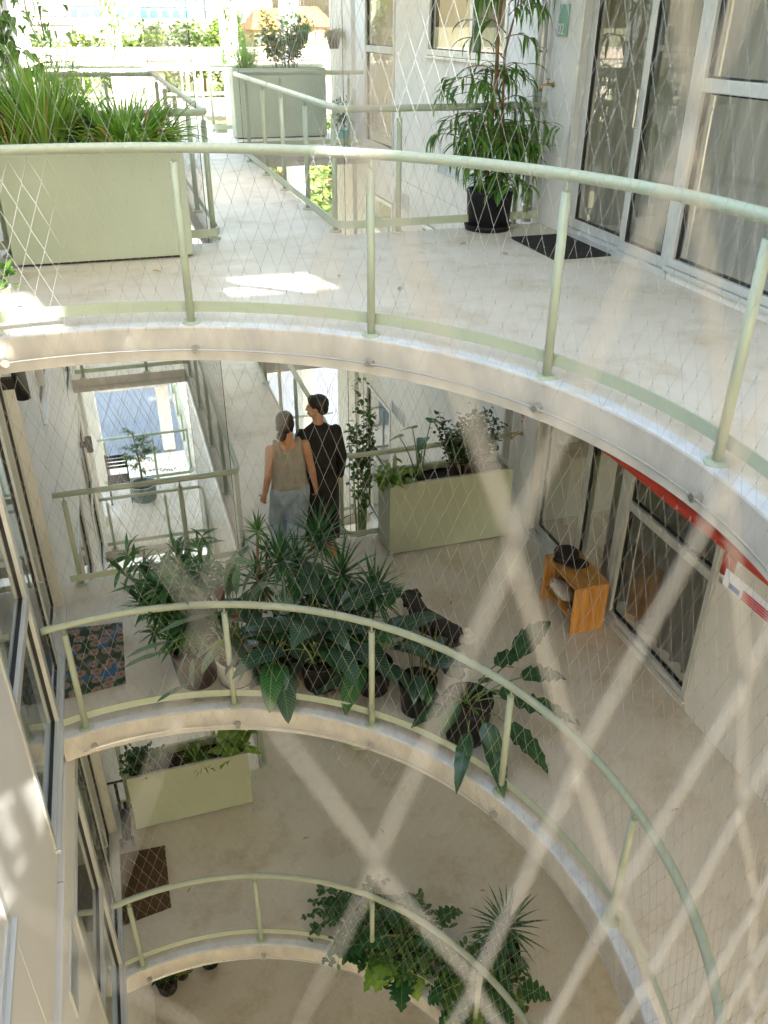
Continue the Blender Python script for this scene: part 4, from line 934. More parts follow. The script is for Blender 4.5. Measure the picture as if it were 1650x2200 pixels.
# ---------------- people and dog (one continuous voxel-joined body each) ----------------
def capsule(mb, p0, r0, p1, r1, n=14, sc=(1, 1)):
    """closed tapered capsule; sc squashes the section (local x, local y)"""
    p0, p1 = Vector(p0), Vector(p1); d = (p1-p0); L = d.length; d = d/L if L > 1e-6 else V3(0, 0, 1)
    a = V3(1, 0, 0) if abs(d.x) < .8 else V3(0, 1, 0); w = d.cross(a).normalized(); u = w.cross(d)
    if abs(d.x) > .8: u, w = w, -u
    prof = [(-r0*math.cos(t), r0*math.sin(t)) for t in (0.05, .5, 1.05)]+[(0, r0), (L*.33, r0+(r1-r0)*.33), (L*.66, r0+(r1-r0)*.66), (L, r1)]+[(L+r1*math.cos(t), r1*math.sin(t)) for t in (1.05, .5, .05)]
    vs = [tuple(p0+d*z+u*(r*sc[0]*math.cos(2*math.pi*k/n))+w*(r*sc[1]*math.sin(2*math.pi*k/n))) for z, r in prof for k in range(n)]
    fs = [(i*n+k, i*n+(k+1) % n, (i+1)*n+(k+1) % n, (i+1)*n+k) for i in range(len(prof)-1) for k in range(n)]
    fs += [tuple(range(n-1, -1, -1)), tuple((len(prof)-1)*n+k for k in range(n))]
    mb.add(vs, fs)
def fuse(name, mb, mat, parent, voxel=.008, it=4):
    o = obj(name, mb, mat, parent, True); r = o.modifiers.new('join', 'REMESH'); r.mode = 'VOXEL'; r.voxel_size = voxel; r.use_smooth_shade = True
    s = o.modifiers.new('relax', 'SMOOTH'); s.factor = .5; s.iterations = it; return o
def hand(mb, P, wrist, fdir, palm_n, thumb, r=.0085, curl=.5):
    """palm, four bent fingers of different lengths and a side thumb"""
    wr = Vector(wrist); f = Vector(fdir).normalized(); n = Vector(palm_n); n = (n-f*n.dot(f)).normalized(); s = f.cross(n)*thumb
    T = lambda q: P(q)
    pc = wr+f*.075
    for k in (-1, 0, 1): capsule(mb, T(wr+f*.012+s*(.012*k)), .017, T(pc+s*(.020*k)), .0145, 10)
    for k, L in zip((-1.5, -.5, .5, 1.5), (.058, .070, .076, .068)):
        b = pc+s*(.0165*k)+f*.006; c1 = curl*(1.15-.1*k); d1 = (f*math.cos(c1*.6)+n*math.sin(c1*.6)); m1 = b+d1*L*.5; d2 = (f*math.cos(c1*1.6)+n*math.sin(c1*1.6)); m2 = m1+d2*L*.32; d3 = (f*math.cos(c1*2.4)+n*math.sin(c1*2.4)); e = m2+d3*L*.25
        capsule(mb, T(b), r*1.05, T(m1), r, 8); capsule(mb, T(m1), r, T(m2), r*.93, 8); capsule(mb, T(m2), r*.93, T(e), r*.8, 8)
    tb = wr+f*.022+s*.026; t1 = tb+(f*.55+s*.75+n*.25).normalized()*.034; t2 = t1+(f*.9+s*.25+n*.3).normalized()*.028
    capsule(mb, T(tb), .0125, T(t1), .0105, 8); capsule(mb, T(t1), .0102, T(t2), .0085, 8)
def head(mb, P, c, yawd, sz=1.):
    """skull, jaw, nose, lips, brow and ears; c = head centre, faces local +y turned by yawd"""
    M = Matrix.Rotation(R(yawd), 3, 'Z'); q = lambda x, y, z: P(Vector(c)+M @ (V3(x, y, z)*sz)); 
    MM = Prot @ M
    mb.ball(q(0, -.012, .03), (.076*sz, .094*sz, .088*sz), 18, MM); mb.ball(q(0, .03, -.035), (.058*sz, .062*sz, .075*sz), 14, MM); mb.ball(q(0, .062, -.088), (.026*sz, .022*sz, .02*sz), 10, MM)
    capsule(mb, q(0, .086, .005), .010*sz, q(0, .106, -.033), .013*sz, 8); mb.ball(q(0, .088, -.060), (.024*sz, .010*sz, .007*sz), 8, MM); mb.ball(q(0, .084, -.071), (.021*sz, .010*sz, .007*sz), 8, MM)
    for s in (-1, 1):
        mb.ball(q(.034*s, .082, .002), (.016*sz, .008*sz, .008*sz), 8, MM); mb.ball(q(.033*s, .083, .022), (.022*sz, .010*sz, .006*sz), 8, MM)
        mb.ball(q(.078*s, -.004, -.012), (.009*sz, .020*sz, .032*sz), 10, MM @ Matrix.Rotation(.25*s, 3, 'Z')); mb.ball(q(.047*s, .055, -.04), (.024*sz, .024*sz, .026*sz), 8, MM)
def features(t, P, c, yawd, sz=1.):
    M = Matrix.Rotation(R(yawd), 3, 'Z'); q = lambda x, y, z: P(Vector(c)+M @ (V3(x, y, z)*sz)); e = MB()
    for s in (-1, 1): e.ball(q(.034*s, .087, .003), .0065*sz, 8)
    obj('eyes', e, MT['gasket'], t, True)
    b = MB()
    for s in (-1, 1): b.tube([q(.018*s, .094, .022), q(.036*s, .093, .028), q(.052*s, .082, .022)], .003*sz, 5)
    obj('eyebrows', b, MT['hair'], t, True); l = MB(); l.tube([q(-.02, .092, -.066), q(0, .099, -.064), q(.02, .092, -.066)], .004*sz, 6); obj('lips', l, MT['labred'], t, True)
def placer(o, yawd):
    global Prot
    Prot = Matrix.Rotation(R(yawd), 3, 'Z'); O = Vector(o)
    return lambda v: O+Prot @ Vector(v)
# --- woman in a taupe tank top and light jeans
o = (1.63, 4.40, zB); t = thing('person', 'dark haired woman in taupe tank top and pale wide jeans walking away', 'person', o, 'couple walking away'); P = placer(o, 3)
mb = MB()
head(mb, P, (0, .03, 1.555), -28)
capsule(mb, P((0, -.005, 1.36)), .056, P((0, .015, 1.50)), .05)
capsule(mb, P((-.10, 0, 1.335)), .058, P((.10, 0, 1.335)), .058, sc=(1, .8)); capsule(mb, P((-.055, .0, 1.20)), .088, P((.055, .0, 1.20)), .088, sc=(1.2, .80)); capsule(mb, P((-.05, .0, 1.03)), .075, P((.05, .0, 1.03)), .075, sc=(1.2, .85)); capsule(mb, P((-.07, -.01, .88)), .095, P((.07, -.01, .88)), .095, sc=(1.1, .9))
capsule(mb, P((-.05, 0, .95)), .07, P((-.05, 0, 1.2)), .068); capsule(mb, P((.05, 0, .95)), .07, P((.05, 0, 1.2)), .068); capsule(mb, P((0, 0, 1.2)), .088, P((0, 0, 1.33)), .075, sc=(1.5, .75))
arms = {-1: ((-.168, -.005, 1.325), (-.212, -.03, 1.055), (-.245, .035, .83)), 1: ((.168, -.005, 1.325), (.215, -.05, 1.06), (.262, .02, .84))}
for s, (a, b, c) in arms.items():
    capsule(mb, P(a), .047, P(b), .035); capsule(mb, P(b), .036, P(c), .025)
    hand(mb, P, c, Vector(c)-Vector(b)+V3(0, .03, 0), (-s*.6, .6, 0), 1 if s > 0 else -1, curl=.55)
legs = {-1: ((-.085, 0, .85), (-.10, .16, .47), (-.10, .10, .09)), 1: ((.085, 0, .85), (.02, -.05, .47), (-.075, -.26, .13))}
for s, (a, b, c) in legs.items():
    capsule(mb, P(a), .085, P(b), .055); capsule(mb, P(b), .056, P(c), .034)
capsule(mb, P((-.10, .08, .055)), .036, P((-.10, .27, .035)), .032, sc=(1.1, .8)); capsule(mb, P((-.075, -.28, .11)), .036, P((-.085, -.15, .045)), .034); capsule(mb, P((-.085, -.15, .045)), .034, P((-.088, -.10, .04)), .028)
fuse('body', mb, MT['skin'], t, .0065); features(t, P, (0, .03, 1.555), -28)
hb = MB(); M28 = Prot @ Matrix.Rotation(R(-28), 3, 'Z'); hc = lambda x, y, z: P(V3(0, .03, 1.555)+Matrix.Rotation(R(-28), 3, 'Z') @ V3(x, y, z))
hb.ball(hc(0, -.026, .040), (.085, .096, .092), 20, M28); hb.ball(hc(0, -.055, -.015), (.074, .062, .072), 16, M28); capsule(hb, hc(.072, -.01, .02), .018, hc(.066, -.045, -.05), .018, 8); capsule(hb, hc(-.072, -.01, .02), .018, hc(-.066, -.045, -.05), .018, 8)
fuse('hair', hb, MT['hair'], t, .007)
bn = MB()
bc = hc(-.012, -.118, -.078)
for k in range(9):
    a = k*.9; bn.tube([bc+Prot @ V3(.034*math.cos(a+j*.5)*(1-j*.06), -.008+.012*math.sin(j), .038*math.sin(a+j*.5)*(1-j*.06)) for j in range(6)], [.013, .018, .02, .02, .017, .012], 7)
bn.ball(bc, (.040, .032, .042), 12); fuse('hair_bun', bn, MT['hair'], t, .005, 2)
tk = MB()
capsule(tk, P((-.055, .0, 1.22)), .108, P((.055, .0, 1.22)), .108, sc=(1.18, .87)); capsule(tk, P((-.06, .0, 1.05)), .100, P((.06, .0, 1.05)), .100, sc=(1.2, .9)); capsule(tk, P((-.07, -.01, .93)), .112, P((.07, -.01, .93)), .112, sc=(.85, .98))
capsule(tk, P((-.07, 0, .94)), .108, P((-.06, 0, 1.24)), .096); capsule(tk, P((.07, 0, .94)), .108, P((.06, 0, 1.24)), .096); capsule(tk, P((0, 0, .95)), .108, P((0, 0, 1.25)), .098)
for s in (-1, 1):
    for yy in (-.062, .055): capsule(tk, P((s*.085, yy, 1.27)), .032, P((s*.112, yy*.45, 1.385)), .020, sc=(1.15, .8))
    capsule(tk, P((s*.112, -.03, 1.385)), .020, P((s*.112, .03, 1.385)), .020)
fuse('tank_top', tk, MT['tank'], t, .0065)
jn = MB(); capsule(jn, P((-.075, -.012, .87)), .120, P((.075, -.012, .87)), .120, sc=(1.1, .98)); capsule(jn, P((-.07, -.01, .96)), .088, P((.07, -.01, .96)), .088, sc=(.7, 1)); 
for s in (-1, 1): jn.ball(P((s*.072, -.065, .83)), (.092, .085, .095), 14)
J = {-1: ((-.085, -.005, .85), (-.105, .14, .47), (-.105, .085, .15)), 1: ((.085, -.01, .85), (.03, -.05, .47), (-.055, -.235, .19))}
for s, (a, b, c) in J.items(): capsule(jn, P(a), .112, P(b), .098); capsule(jn, P(b), .098, P(c), .090)
fuse('jeans', jn, MT['jeans'], t, .008, 5)
for a, b in (((-.10, .05, .022), (-.10, .29, .016)), ((-.072, -.315, .085), (-.088, -.09, .018))):
    s = MB(); capsule(s, P(a), .040, P(b), .040, sc=(1.05, .42)); m_ = (Vector(a)+Vector(b))/2
    for f_ in (.25, .6, .8): q = Vector(a).lerp(Vector(b), f_); s.tube([P(q+V3(.045*math.cos(k*.39), 0, .052*math.sin(k*.39)+.01)) for k in range(9)], .009, 6)
    obj('sandal', s, MT['leather'], t, True)
# --- companion in black, head turned left
o = (1.98, 4.62, zB); t = thing('person', 'short haired person in black top and long dark skirt with mustard shoes', 'person', o, 'couple walking away'); P = placer(o, 2)
mb = MB(); head(mb, P, (0, .02, 1.585), 62, 1.0)
capsule(mb, P((0, -.005, 1.38)), .058, P((0, .01, 1.52)), .052); capsule(mb, P((-.09, 0, 1.33)), .06, P((.09, 0, 1.33)), .06); capsule(mb, P((-.05, 0, 1.1)), .07, P((.05, 0, 1.1)), .07); capsule(mb, P((0, 0, 1.1)), .075, P((0, 0, 1.35)), .07); capsule(mb, P((-.06, 0, .9)), .085, P((.06, 0, .9)), .085); capsule(mb, P((0, 0, .9)), .08, P((0, 0, 1.1)), .075)
arms = {-1: ((-.175, 0, 1.335), (-.225, .0, 1.06), (-.215, .10, .83)), 1: ((.175, 0, 1.335), (.225, -.03, 1.06), (.212, .02, .80))}
for s, (a, b, c) in arms.items():
    capsule(mb, P(a), .048, P(b), .037); capsule(mb, P(b), .037, P(c), .027); hand(mb, P, c, Vector(c)-Vector(b)+V3(0, .03, 0), (-s*.8, .4, 0), 1 if s > 0 else -1, curl=.6)
for s, (a, b, c) in {-1: ((-.085, 0, .86), (-.10, .10, .48), (-.09, .12, .09)), 1: ((.085, 0, .86), (.08, .02, .48), (.07, -.14, .09))}.items(): capsule(mb, P(a), .085, P(b), .055); capsule(mb, P(b), .057, P(c), .034)
capsule(mb, P((-.09, .10, .05)), .036, P((-.09, .27, .035)), .032); capsule(mb, P((.07, -.15, .06)), .036, P((.07, .02, .035)), .032)
fuse('body', mb, MT['skin2'], t, .0065); features(t, P, (0, .02, 1.585), 62)
M62 = Matrix.Rotation(R(62), 3, 'Z'); hc = lambda x, y, z: P(V3(0, .02, 1.585)+M62 @ V3(x, y, z)); hb = MB()
hb.ball(hc(0, -.022, .044), (.086, .098, .090), 20, Prot @ M62); hb.ball(hc(0, -.058, -.01), (.073, .056, .062), 16, Prot @ M62); hb.ball(hc(0, .045, .075), (.062, .045, .045), 14, Prot @ M62); fuse('hair', hb, MT['hair'], t, .007)
er = MB(); er.ball(hc(-.086, -.006, -.048), .006, 8); obj('earring', er, MT['brass'], t, True)
sh = MB(); capsule(sh, P((-.10, 0, 1.325)), .070, P((.10, 0, 1.325)), .070, sc=(1, .9)); capsule(sh, P((-.06, 0, 1.22)), .112, P((.06, 0, 1.22)), .112, sc=(1.25, .85)); capsule(sh, P((-.06, 0, 1.05)), .108, P((.06, 0, 1.05)), .108, sc=(1.2, .88)); capsule(sh, P((-.07, 0, .93)), .105, P((.07, 0, .93)), .105, sc=(1, .9)); capsule(sh, P((0, 0, .93)), .125, P((0, 0, 1.33)), .11, sc=(1.35, .95)); capsule(sh, P((0, -.004, 1.36)), .066, P((0, .004, 1.42)), .062)
for s, (a, b, c) in arms.items(): capsule(sh, P(a), .056, P(b), .049); capsule(sh, P(b), .050, P(Vector(b).lerp(Vector(c), .88)), .040)
fuse('long_sleeved_top', sh, MT['blackcloth'], t, .008)
sk = MB()
prof = [(.130, .99), (.150, .93), (.178, .82), (.180, .65), (.178, .45), (.180, .28), (.186, .17), (.176, .17), (.165, .4), (.12, .95)]
n = 40; vs = []
for r, z in prof:
    for k in range(n):
        a = 2*math.pi*k/n; w = 1+.05*math.sin(a*7+z*3)*(1-z); vs.append(tuple(P((r*w*1.03*math.cos(a), r*w*.82*math.sin(a)-.01, z))))
sk.add(vs, [(i*n+k, i*n+(k+1) % n, (i+1)*n+(k+1) % n, (i+1)*n+k) for i in range(len(prof)-1) for k in range(n) if not (k in (27, 28) and i in (4, 5, 6, 7))]); obj('skirt', sk, MT['blackcloth'], t, True)
for a, b in (((-.09, .06, .026), (-.09, .285, .02)), ((.07, -.19, .03), (.07, .035, .02))):
    s = MB(); capsule(s, P(a), .042, P(b), .040, sc=(1.05, .5))
    for f_ in (.2, .55, .8): q = Vector(a).lerp(Vector(b), f_); s.tube([P(q+V3(.046*math.cos(k*.39), 0, .054*math.sin(k*.39)+.008)) for k in range(9)], .010, 6)
    obj('shoe', s, MT['mustard'], t, True)
# --- dog: black back, white legs and chest
def dogmat():
    mt = pm('dog_fur', (.02, .02, .02), .85, var=0, bump=.7, bscale=90); n = mt.node_tree.nodes; l = mt.node_tree.links; b = n['Principled BSDF']; tc = n.new('ShaderNodeTexCoord'); sx = n.new('ShaderNodeSeparateXYZ'); l.new(tc.outputs['Object'], sx.inputs[0])
    nz = n.new('ShaderNodeTexNoise'); nz.inputs['Scale'].default_value = 9; l.new(tc.outputs['Object'], nz.inputs[0]); ad = n.new('ShaderNodeMath'); ad.operation = 'MULTIPLY_ADD'; ad.inputs[1].default_value = .10; l.new(nz.outputs[0], ad.inputs[0]); l.new(sx.outputs[2], ad.inputs[2])
    rp = n.new('ShaderNodeValToRGB'); rp.color_ramp.elements[0].position = .235; rp.color_ramp.elements[1].position = .262; rp.color_ramp.elements[0].color = (.62, .60, .55, 1); rp.color_ramp.elements[1].color = (.022, .022, .024, 1); l.new(ad.outputs[0], rp.inputs[0]); l.new(rp.outputs[0], b.inputs['Base Color']); return mt
o = (2.53, 2.68, zB); t = thing('dog', 'small black dog with white legs and pale curled tail walking behind the plants', 'dog', o); P = placer(o, 28)
mb = MB()
capsule(mb, P((0, .17, .27)), .112, P((0, .02, .285)), .105, sc=(.85, 1.05)); capsule(mb, P((0, .02, .285)), .104, P((0, -.17, .285)), .100, sc=(.85, 1)); capsule(mb, P((0, .20, .29)), .092, P((0, .29, .40)), .075)
mb.ball(P((0, .33, .43)), (.072, .08, .068), 14, Prot); capsule(mb, P((0, .37, .42)), .036, P((0, .445, .395)), .024, sc=(1, .85)); mb.ball(P((0, .465, .40)), .014, 8)
for s in (-1, 1):
    capsule(mb, P((s*.05, .32, .48)), .026, P((s*.095, .30, .41)), .02, sc=(1.1, .5))
    y0 = .05*s; capsule(mb, P((s*.058, .18, .24)), .045, P((s*.060, .155+y0*.4, .135)), .024); capsule(mb, P((s*.060, .155+y0*.4, .135)), .023, P((s*.060, .175+y0, .025)), .018); capsule(mb, P((s*.060, .175+y0, .022)), .02, P((s*.060, .21+y0, .018)), .017)
    capsule(mb, P((s*.062, -.16, .26)), .062, P((s*.066, -.125-y0*.5, .165)), .038); capsule(mb, P((s*.066, -.125-y0*.5, .165)), .032, P((s*.064, -.215-y0*.6, .105)), .019); capsule(mb, P((s*.064, -.215-y0*.6, .105)), .019, P((s*.064, -.20-y0, .02)), .017); capsule(mb, P((s*.064, -.20-y0, .02)), .02, P((s*.064, -.165-y0, .017)), .016)
rng = random.Random(2)
for k in range(150):
    a = rng.uniform(-.2, math.pi+.2); y = rng.uniform(-.24, .2); q = V3(.102*math.cos(a), y, .27+.105*math.sin(a)); capsule(mb, P(q), .012, P(q+V3(.02*math.cos(a), -.045, -.015)), .004, 6)
fuse('body', mb, dogmat(), t, .006, 2)
tl = MB(); 
for k in range(12):
    a = k/11; tl.ball(P((.01*math.sin(k*2), -.25-.10*math.sin(a*2.6), 0.30+.13*a)), .034+.016*math.sin(a*3.1), 10)
fuse('tail', tl, pm('pale_tail_fur', (.50, .46, .38), .9, var=.2, scale=30, bump=.6, bscale=90), t, .007, 3)
# ---------------- other objects ----------------
# pine shoe crate
z = zB; t = thing('shoe_crate', 'small orange pine stool crate with a low shelf by the glass door', 'crate', (3.92, 2.86, z)); x0, x1, y0, y1, h, w = 3.765, 4.10, 2.57, 3.15, .50, .022
for a, b in ((y0, y0+w), (y1-w, y1)): m_ = MB(); m_.box(x0, x1, a, b, z+.001, z+h-w-.0005); obj('side_board', m_, MT['pine'], t, bevel=.003)
m_ = MB(); m_.box(x0-.004, x1+.002, y0-.004, y1+.004, z+h-w, z+h); obj('top_board', m_, MT['pineh'], t, bevel=.003)
m_ = MB(); m_.box(x0+.01, x1-.01, y0+w+.0005, y1-w-.0005, z+.13, z+.15); obj('shelf', m_, MT['pineh'], t, bevel=.002)
m_ = MB(); m_.box(x1-.02, x1-.004, y0+w+.0005, y1-w-.0005, z+.15, z+.40); obj('back_board', m_, MT['pine'], t)
def printed():
    mt = pm('printed_cloth', (.72, .70, .66), .8, var=0); n = mt.node_tree.nodes; l = mt.node_tree.links; b = n['Principled BSDF']; tc = n.new('ShaderNodeTexCoord'); mp = n.new('ShaderNodeMapping'); mp.inputs['Scale'].default_value = (28, 18, 28); mp.inputs['Rotation'].default_value = (.5, .3, .6); l.new(tc.outputs['Object'], mp.inputs[0])
    vo = n.new('ShaderNodeTexVoronoi'); l.new(mp.outputs[0], vo.inputs['Vector']); rp = n.new('ShaderNodeValToRGB'); rp.color_ramp.interpolation = 'CONSTANT'; rp.color_ramp.elements[0].position = 0; rp.color_ramp.elements[0].color = (1, 1, 1, 1); rp.color_ramp.elements[1].position = .36; rp.color_ramp.elements[1].color = (0, 0, 0, 1); l.new(vo.outputs['Distance'], rp.inputs[0])
    cr = n.new('ShaderNodeValToRGB'); cr.color_ramp.interpolation = 'CONSTANT'; sx = n.new('ShaderNodeSeparateXYZ'); l.new(vo.outputs['Color'], sx.inputs[0]); l.new(sx.outputs[0], cr.inputs[0]); e = cr.color_ramp.elements; e[0].color = (.5, .05, .04, 1); e[1].position = .3; e[1].color = (.03, .22, .42, 1)
    for p, c in ((.5, (.25, .4, .05, 1)), (.75, (.72, .7, .66, 1))): q = e.new(p); q.color = c
    mx = n.new('ShaderNodeMix'); mx.data_type = 'RGBA'; l.new(rp.outputs[0], mx.inputs[0]); mx.inputs[6].default_value = (.72, .70, .66, 1); l.new(cr.outputs[0], mx.inputs[7]); l.new(mx.outputs[2], b.inputs['Base Color']); return mt
cl = MB(); Mx = Matrix.Rotation(.45, 3, 'Y') @ Matrix.Rotation(.2, 3, 'X'); cl.ball((3.86, 2.93, z+.225), (.115, .14, .055), 18, Mx); capsule(cl, (3.78, 2.98, z+.27), .03, (3.82, 3.05, z+.26), .03); 
tag(fuse('cloth_pouch', cl, printed(), None, .008, 2), 'white cloth pouch printed with coloured leaves inside the pine crate', 'pouch')
s = MB(); capsule(s, (3.84, 2.72, z+.185), .038, (4.0, 2.78, z+.20), .045, sc=(1, .8)); capsule(s, (3.98, 2.775, z+.215), .04, (4.01, 2.785, z+.25), .038); t = thing('shoe', 'dark canvas shoe with a white sole inside the pine crate', 'shoe', (3.9, 2.74, z+.15)); fuse('upper', s, MT['leather'], t, .006, 3)
s = MB(); capsule(s, (3.84, 2.72, z+.163), .044, (4.01, 2.785, z+.163), .042, sc=(1, .28)); obj('sole', s, MT['white'], t, True)
s = MB(); hx, hy, hz_ = 3.93, 2.99, z+h; rng = random.Random(5)
t = thing('cap', 'crumpled black cap and bag lying on top of the pine crate', 'cap', (hx, hy, hz_)); 
s.ball((hx, hy+.05, hz_+.055), (.105, .115, .06), 16); capsule(s, (hx-.06, hy-.04, hz_+.03), .035, (hx-.13, hy+.02, hz_+.03), .03); s.ball((hx-.05, hy+.09, hz_+.05), (.07, .06, .07), 12); fuse('crown', s, MT['blackcloth'], t, .008, 3)
s = MB(); s.ball((hx+.02, hy-.07, hz_+.018), (.13, .10, .016), 18, Matrix.Rotation(.12, 3, 'Y')); obj('brim', s, MT['blackcloth'], t, True)
# mats
def flower_mat():
    mt = pm('flowered_pile', (.05, .08, .05), .95, var=0, bump=.8, bscale=160); n = mt.node_tree.nodes; l = mt.node_tree.links; b = n['Principled BSDF']; tc = n.new('ShaderNodeTexCoord')
    vo = n.new('ShaderNodeTexVoronoi'); vo.inputs['Scale'].default_value = 8; vo.inputs['Randomness'].default_value = .6; vo.voronoi_dimensions = '2D'; l.new(tc.outputs['Object'], vo.inputs['Vector'])
    nz = n.new('ShaderNodeTexNoise'); nz.inputs['Scale'].default_value = 34; l.new(tc.outputs['Object'], nz.inputs[0]); ad = n.new('ShaderNodeMath'); ad.operation = 'MULTIPLY_ADD'; ad.inputs[1].default_value = .34; l.new(nz.outputs[0], ad.inputs[0]); l.new(vo.outputs['Distance'], ad.inputs[2])
    bgn = n.new('ShaderNodeTexNoise'); bgn.inputs['Scale'].default_value = 6; l.new(tc.outputs['Object'], bgn.inputs[0]); bgr = n.new('ShaderNodeValToRGB'); e = bgr.color_ramp.elements; e[0].position = .42; e[0].color = (.025, .06, .035, 1); e[1].position = .60; e[1].color = (.04, .13, .25, 1); q = e.new(.52); q.color = (.085, .075, .03, 1); l.new(bgn.outputs[0], bgr.inputs[0])
    def th(v, p): r = n.new('ShaderNodeValToRGB'); r.color_ramp.elements[0].position = p-.03; r.color_ramp.elements[1].position = p; r.color_ramp.elements[0].color = (1, 1, 1, 1); r.color_ramp.elements[1].color = (0, 0, 0, 1); l.new(v, r.inputs[0]); return r.outputs[0]
    def mx(f, a, c): x = n.new('ShaderNodeMix'); x.data_type = 'RGBA'; l.new(f, x.inputs[0]); l.new(a, x.inputs[6]); x.inputs[7].default_value = c; return x.outputs[2]
    o1 = mx(th(ad.outputs[0], .56), bgr.outputs[0], (.25, .20, .18, 1)); o2 = mx(th(ad.outputs[0], .30), o1, (.30, .08, .02, 1)); l.new(o2, b.inputs['Base Color']); return mt
def rug(name, pts, z, hgt, mat, label):
    mb = MB(); P_ = [(x, y) for x, y in pts]; rng = random.Random(9); V = []; N = 22
    for a in range(4):
        p, q = P_[a], P_[(a+1) % 4]
        for k in range(N): u = k/N; V.append((p[0]+(q[0]-p[0])*u+rng.uniform(-.003, .003), p[1]+(q[1]-p[1])*u+rng.uniform(-.003, .003)))
    n = len(V); vs = [(x, y, z+.002) for x, y in V]+[(x, y, z+hgt) for x, y in V]; mb.add(vs, [(k, (k+1) % n, n+(k+1) % n, n+k) for k in range(n)]+[tuple(range(n, 2*n))]); tag(obj(name, mb, mat), label, 'mat')
rug('carpet', [(-.565, 3.95), (-.565, 3.02), (-.08, 3.07), (-.075, 3.91)], zB, .018, flower_mat(), 'flowered rug with white blossoms by the left glass door')
rug('doormat', [(-.56, 3.99), (-.565, 3.12), (-.08, 3.18), (-.08, 3.96)], zC, .016, MT['coco'], 'brown coir doormat by the lower left door')
t = thing('rubber_doormat', 'black honeycomb rubber doormat in front of the top glass door', 'mat', (3.9, 3.8, 0)); m_ = MB()
import itertools
for i in range(30):
    y = 3.39+.8*i/29; m_.box(3.655, 4.165, y-.003, y+.003, .003, .014)
for i in range(19):
    x = 3.655+.51*i/18; m_.box(x-.003, x+.003, 3.387, 4.193, .0025, .0135)
obj('grid', m_, MT['rubber'], t); m_ = MB(); m_.box(3.65, 4.17, 3.38, 4.2, .001, .0022); obj('base', m_, MT['gasket'], t)
# red sprinkler pipe with conduit and notice
t = thing('sprinkler_pipe', 'red sprinkler pipe hung under the top walkway slab with a white notice', 'pipe', (2.78, 0, -.40)); m_ = MB(); m_.tube([(2.60, 3.2, -.37), (2.78, 1.9, -.40), (2.79, 0, -.40), (2.77, -3.0, -.40)], .029, 18); obj('main_pipe', m_, MT['red'], t, True)
m_ = MB(); m_.tube([(2.79, -.08, -.43), (2.79, -.08, -.53)], .032, 14); obj('outlet', m_, MT['red'], t, True)
m_ = MB(); m_.tube([(2.79, -.08, -.53), (2.79, -.08, -.58)], .026, 12); obj('sprinkler_head', m_, MT['steel'], t, True)
for y in (.95, -1.2): m_ = MB(); m_.tube([(2.79, y, -.40), (2.79, y+.05, -.40)], 0.036, 18); m_.tube([(2.79, y+.025, -.35), (2.79, y+.025, -.215)], .008, 6); obj('pipe_clamp', m_, MT['red'], t, True)
m_ = MB(); m_.tube([(2.79, -.10, -.56), (2.79, -2.6, -.56)], .018, 12); obj('conduit', m_, MT['white'], t, True)
nb = MB(); nb.box(2.742, 2.746, -1.0, -.12, -.555, -.470); no = obj('notice', nb, MT['mirror'], t)
nb = MB()
for k, y in enumerate((-.16,)): nb.box(2.7395, 2.7418, y-.07, y, -.545, -.520)
obj('blue_print', nb, MT['labblue'], no)
nb = MB()
for (a, b) in ((-.44, -.25), (-.68, -.47), (-.95, -.71)):
    for k in range(4): nb.box(2.7395, 2.7418, a, b, -.549+k*.013, -.540+k*.013)
obj('red_print', nb, MT['labred'], no)
# door number sign and small notice
def text(s, size, loc, rot, mat, parent, ext=.001):
    cu = bpy.data.curves.new('lettering', 'FONT'); cu.body = s; cu.size = size; cu.extrude = ext; tmp = bpy.data.objects.new('tmp', cu); COL.objects.link(tmp); bpy.context.view_layer.update()
    me = bpy.data.meshes.new_from_object(tmp.evaluated_get(bpy.context.evaluated_depsgraph_get())); bpy.data.objects.remove(tmp); o = bpy.data.objects.new('lettering', me); COL.objects.link(o); me.materials.clear(); me.materials.append(mat)
    o.location = Vector(loc)-root_off(parent); o.rotation_euler = rot; o.parent = parent; return o
sg = MB(); sg.box(4.168, 4.178, 4.52, 4.68, 1.52, 1.75); so_ = tag(obj('door_sign', sg, MT['signgreen']), 'green door number sign on the white wall beside the top glass door', 'sign'); text('502', .115, (4.166, 4.74, 1.535), (R(90), 0, R(-90)), MT['mirror'], so_)
nt_ = MB(); nt_.box(4.171, 4.178, 4.58, 4.68, -2.04, -1.86); so_ = tag(obj('notice_sign', nt_, MT['mirror']), 'small white notice with a red ring above the brass tap', 'sign')
rg = MB(); rg.tube([(4.169, 4.63+.032*math.cos(a), -1.91+.032*math.sin(a)) for a in np.linspace(0, 2*math.pi, 21)[:-1]], .004, 5, closed=True); rg.tube([(4.169, 4.607, -1.888), (4.169, 4.653, -1.932)], .0035, 5); rg.tube([(4.169, 4.63+.014*math.cos(a), -1.985+.014*math.sin(a)) for a in np.linspace(0, 2*math.pi, 15)[:-1]], .004, 5, closed=True); obj('red_ring', rg, MT['labred'], so_)
# wall lamps
for y, z, lb in ((3.75, -.72, 'black cylinder wall lamp under the top slab by the left door'), (9.55, -H-.75, 'black cylinder wall lamp deep in the left opening'), (5.4, -.72, 'black cylinder wall lamp beyond the left door under the top slab')):
    t = thing('wall_lamp', lb, 'lamp', (XL, y, z), 'black wall lamps'); m_ = MB(); m_.tube([(XL+.13, y, z-.11), (XL+.13, y, z+.13)], .05, 18); obj('lamp_body', m_, MT['black'], t, True); m_ = MB(); m_.box(XL+.002, XL+.09, y-.03, y+.03, z-.02, z+.06); obj('bracket', m_, MT['black'], t)
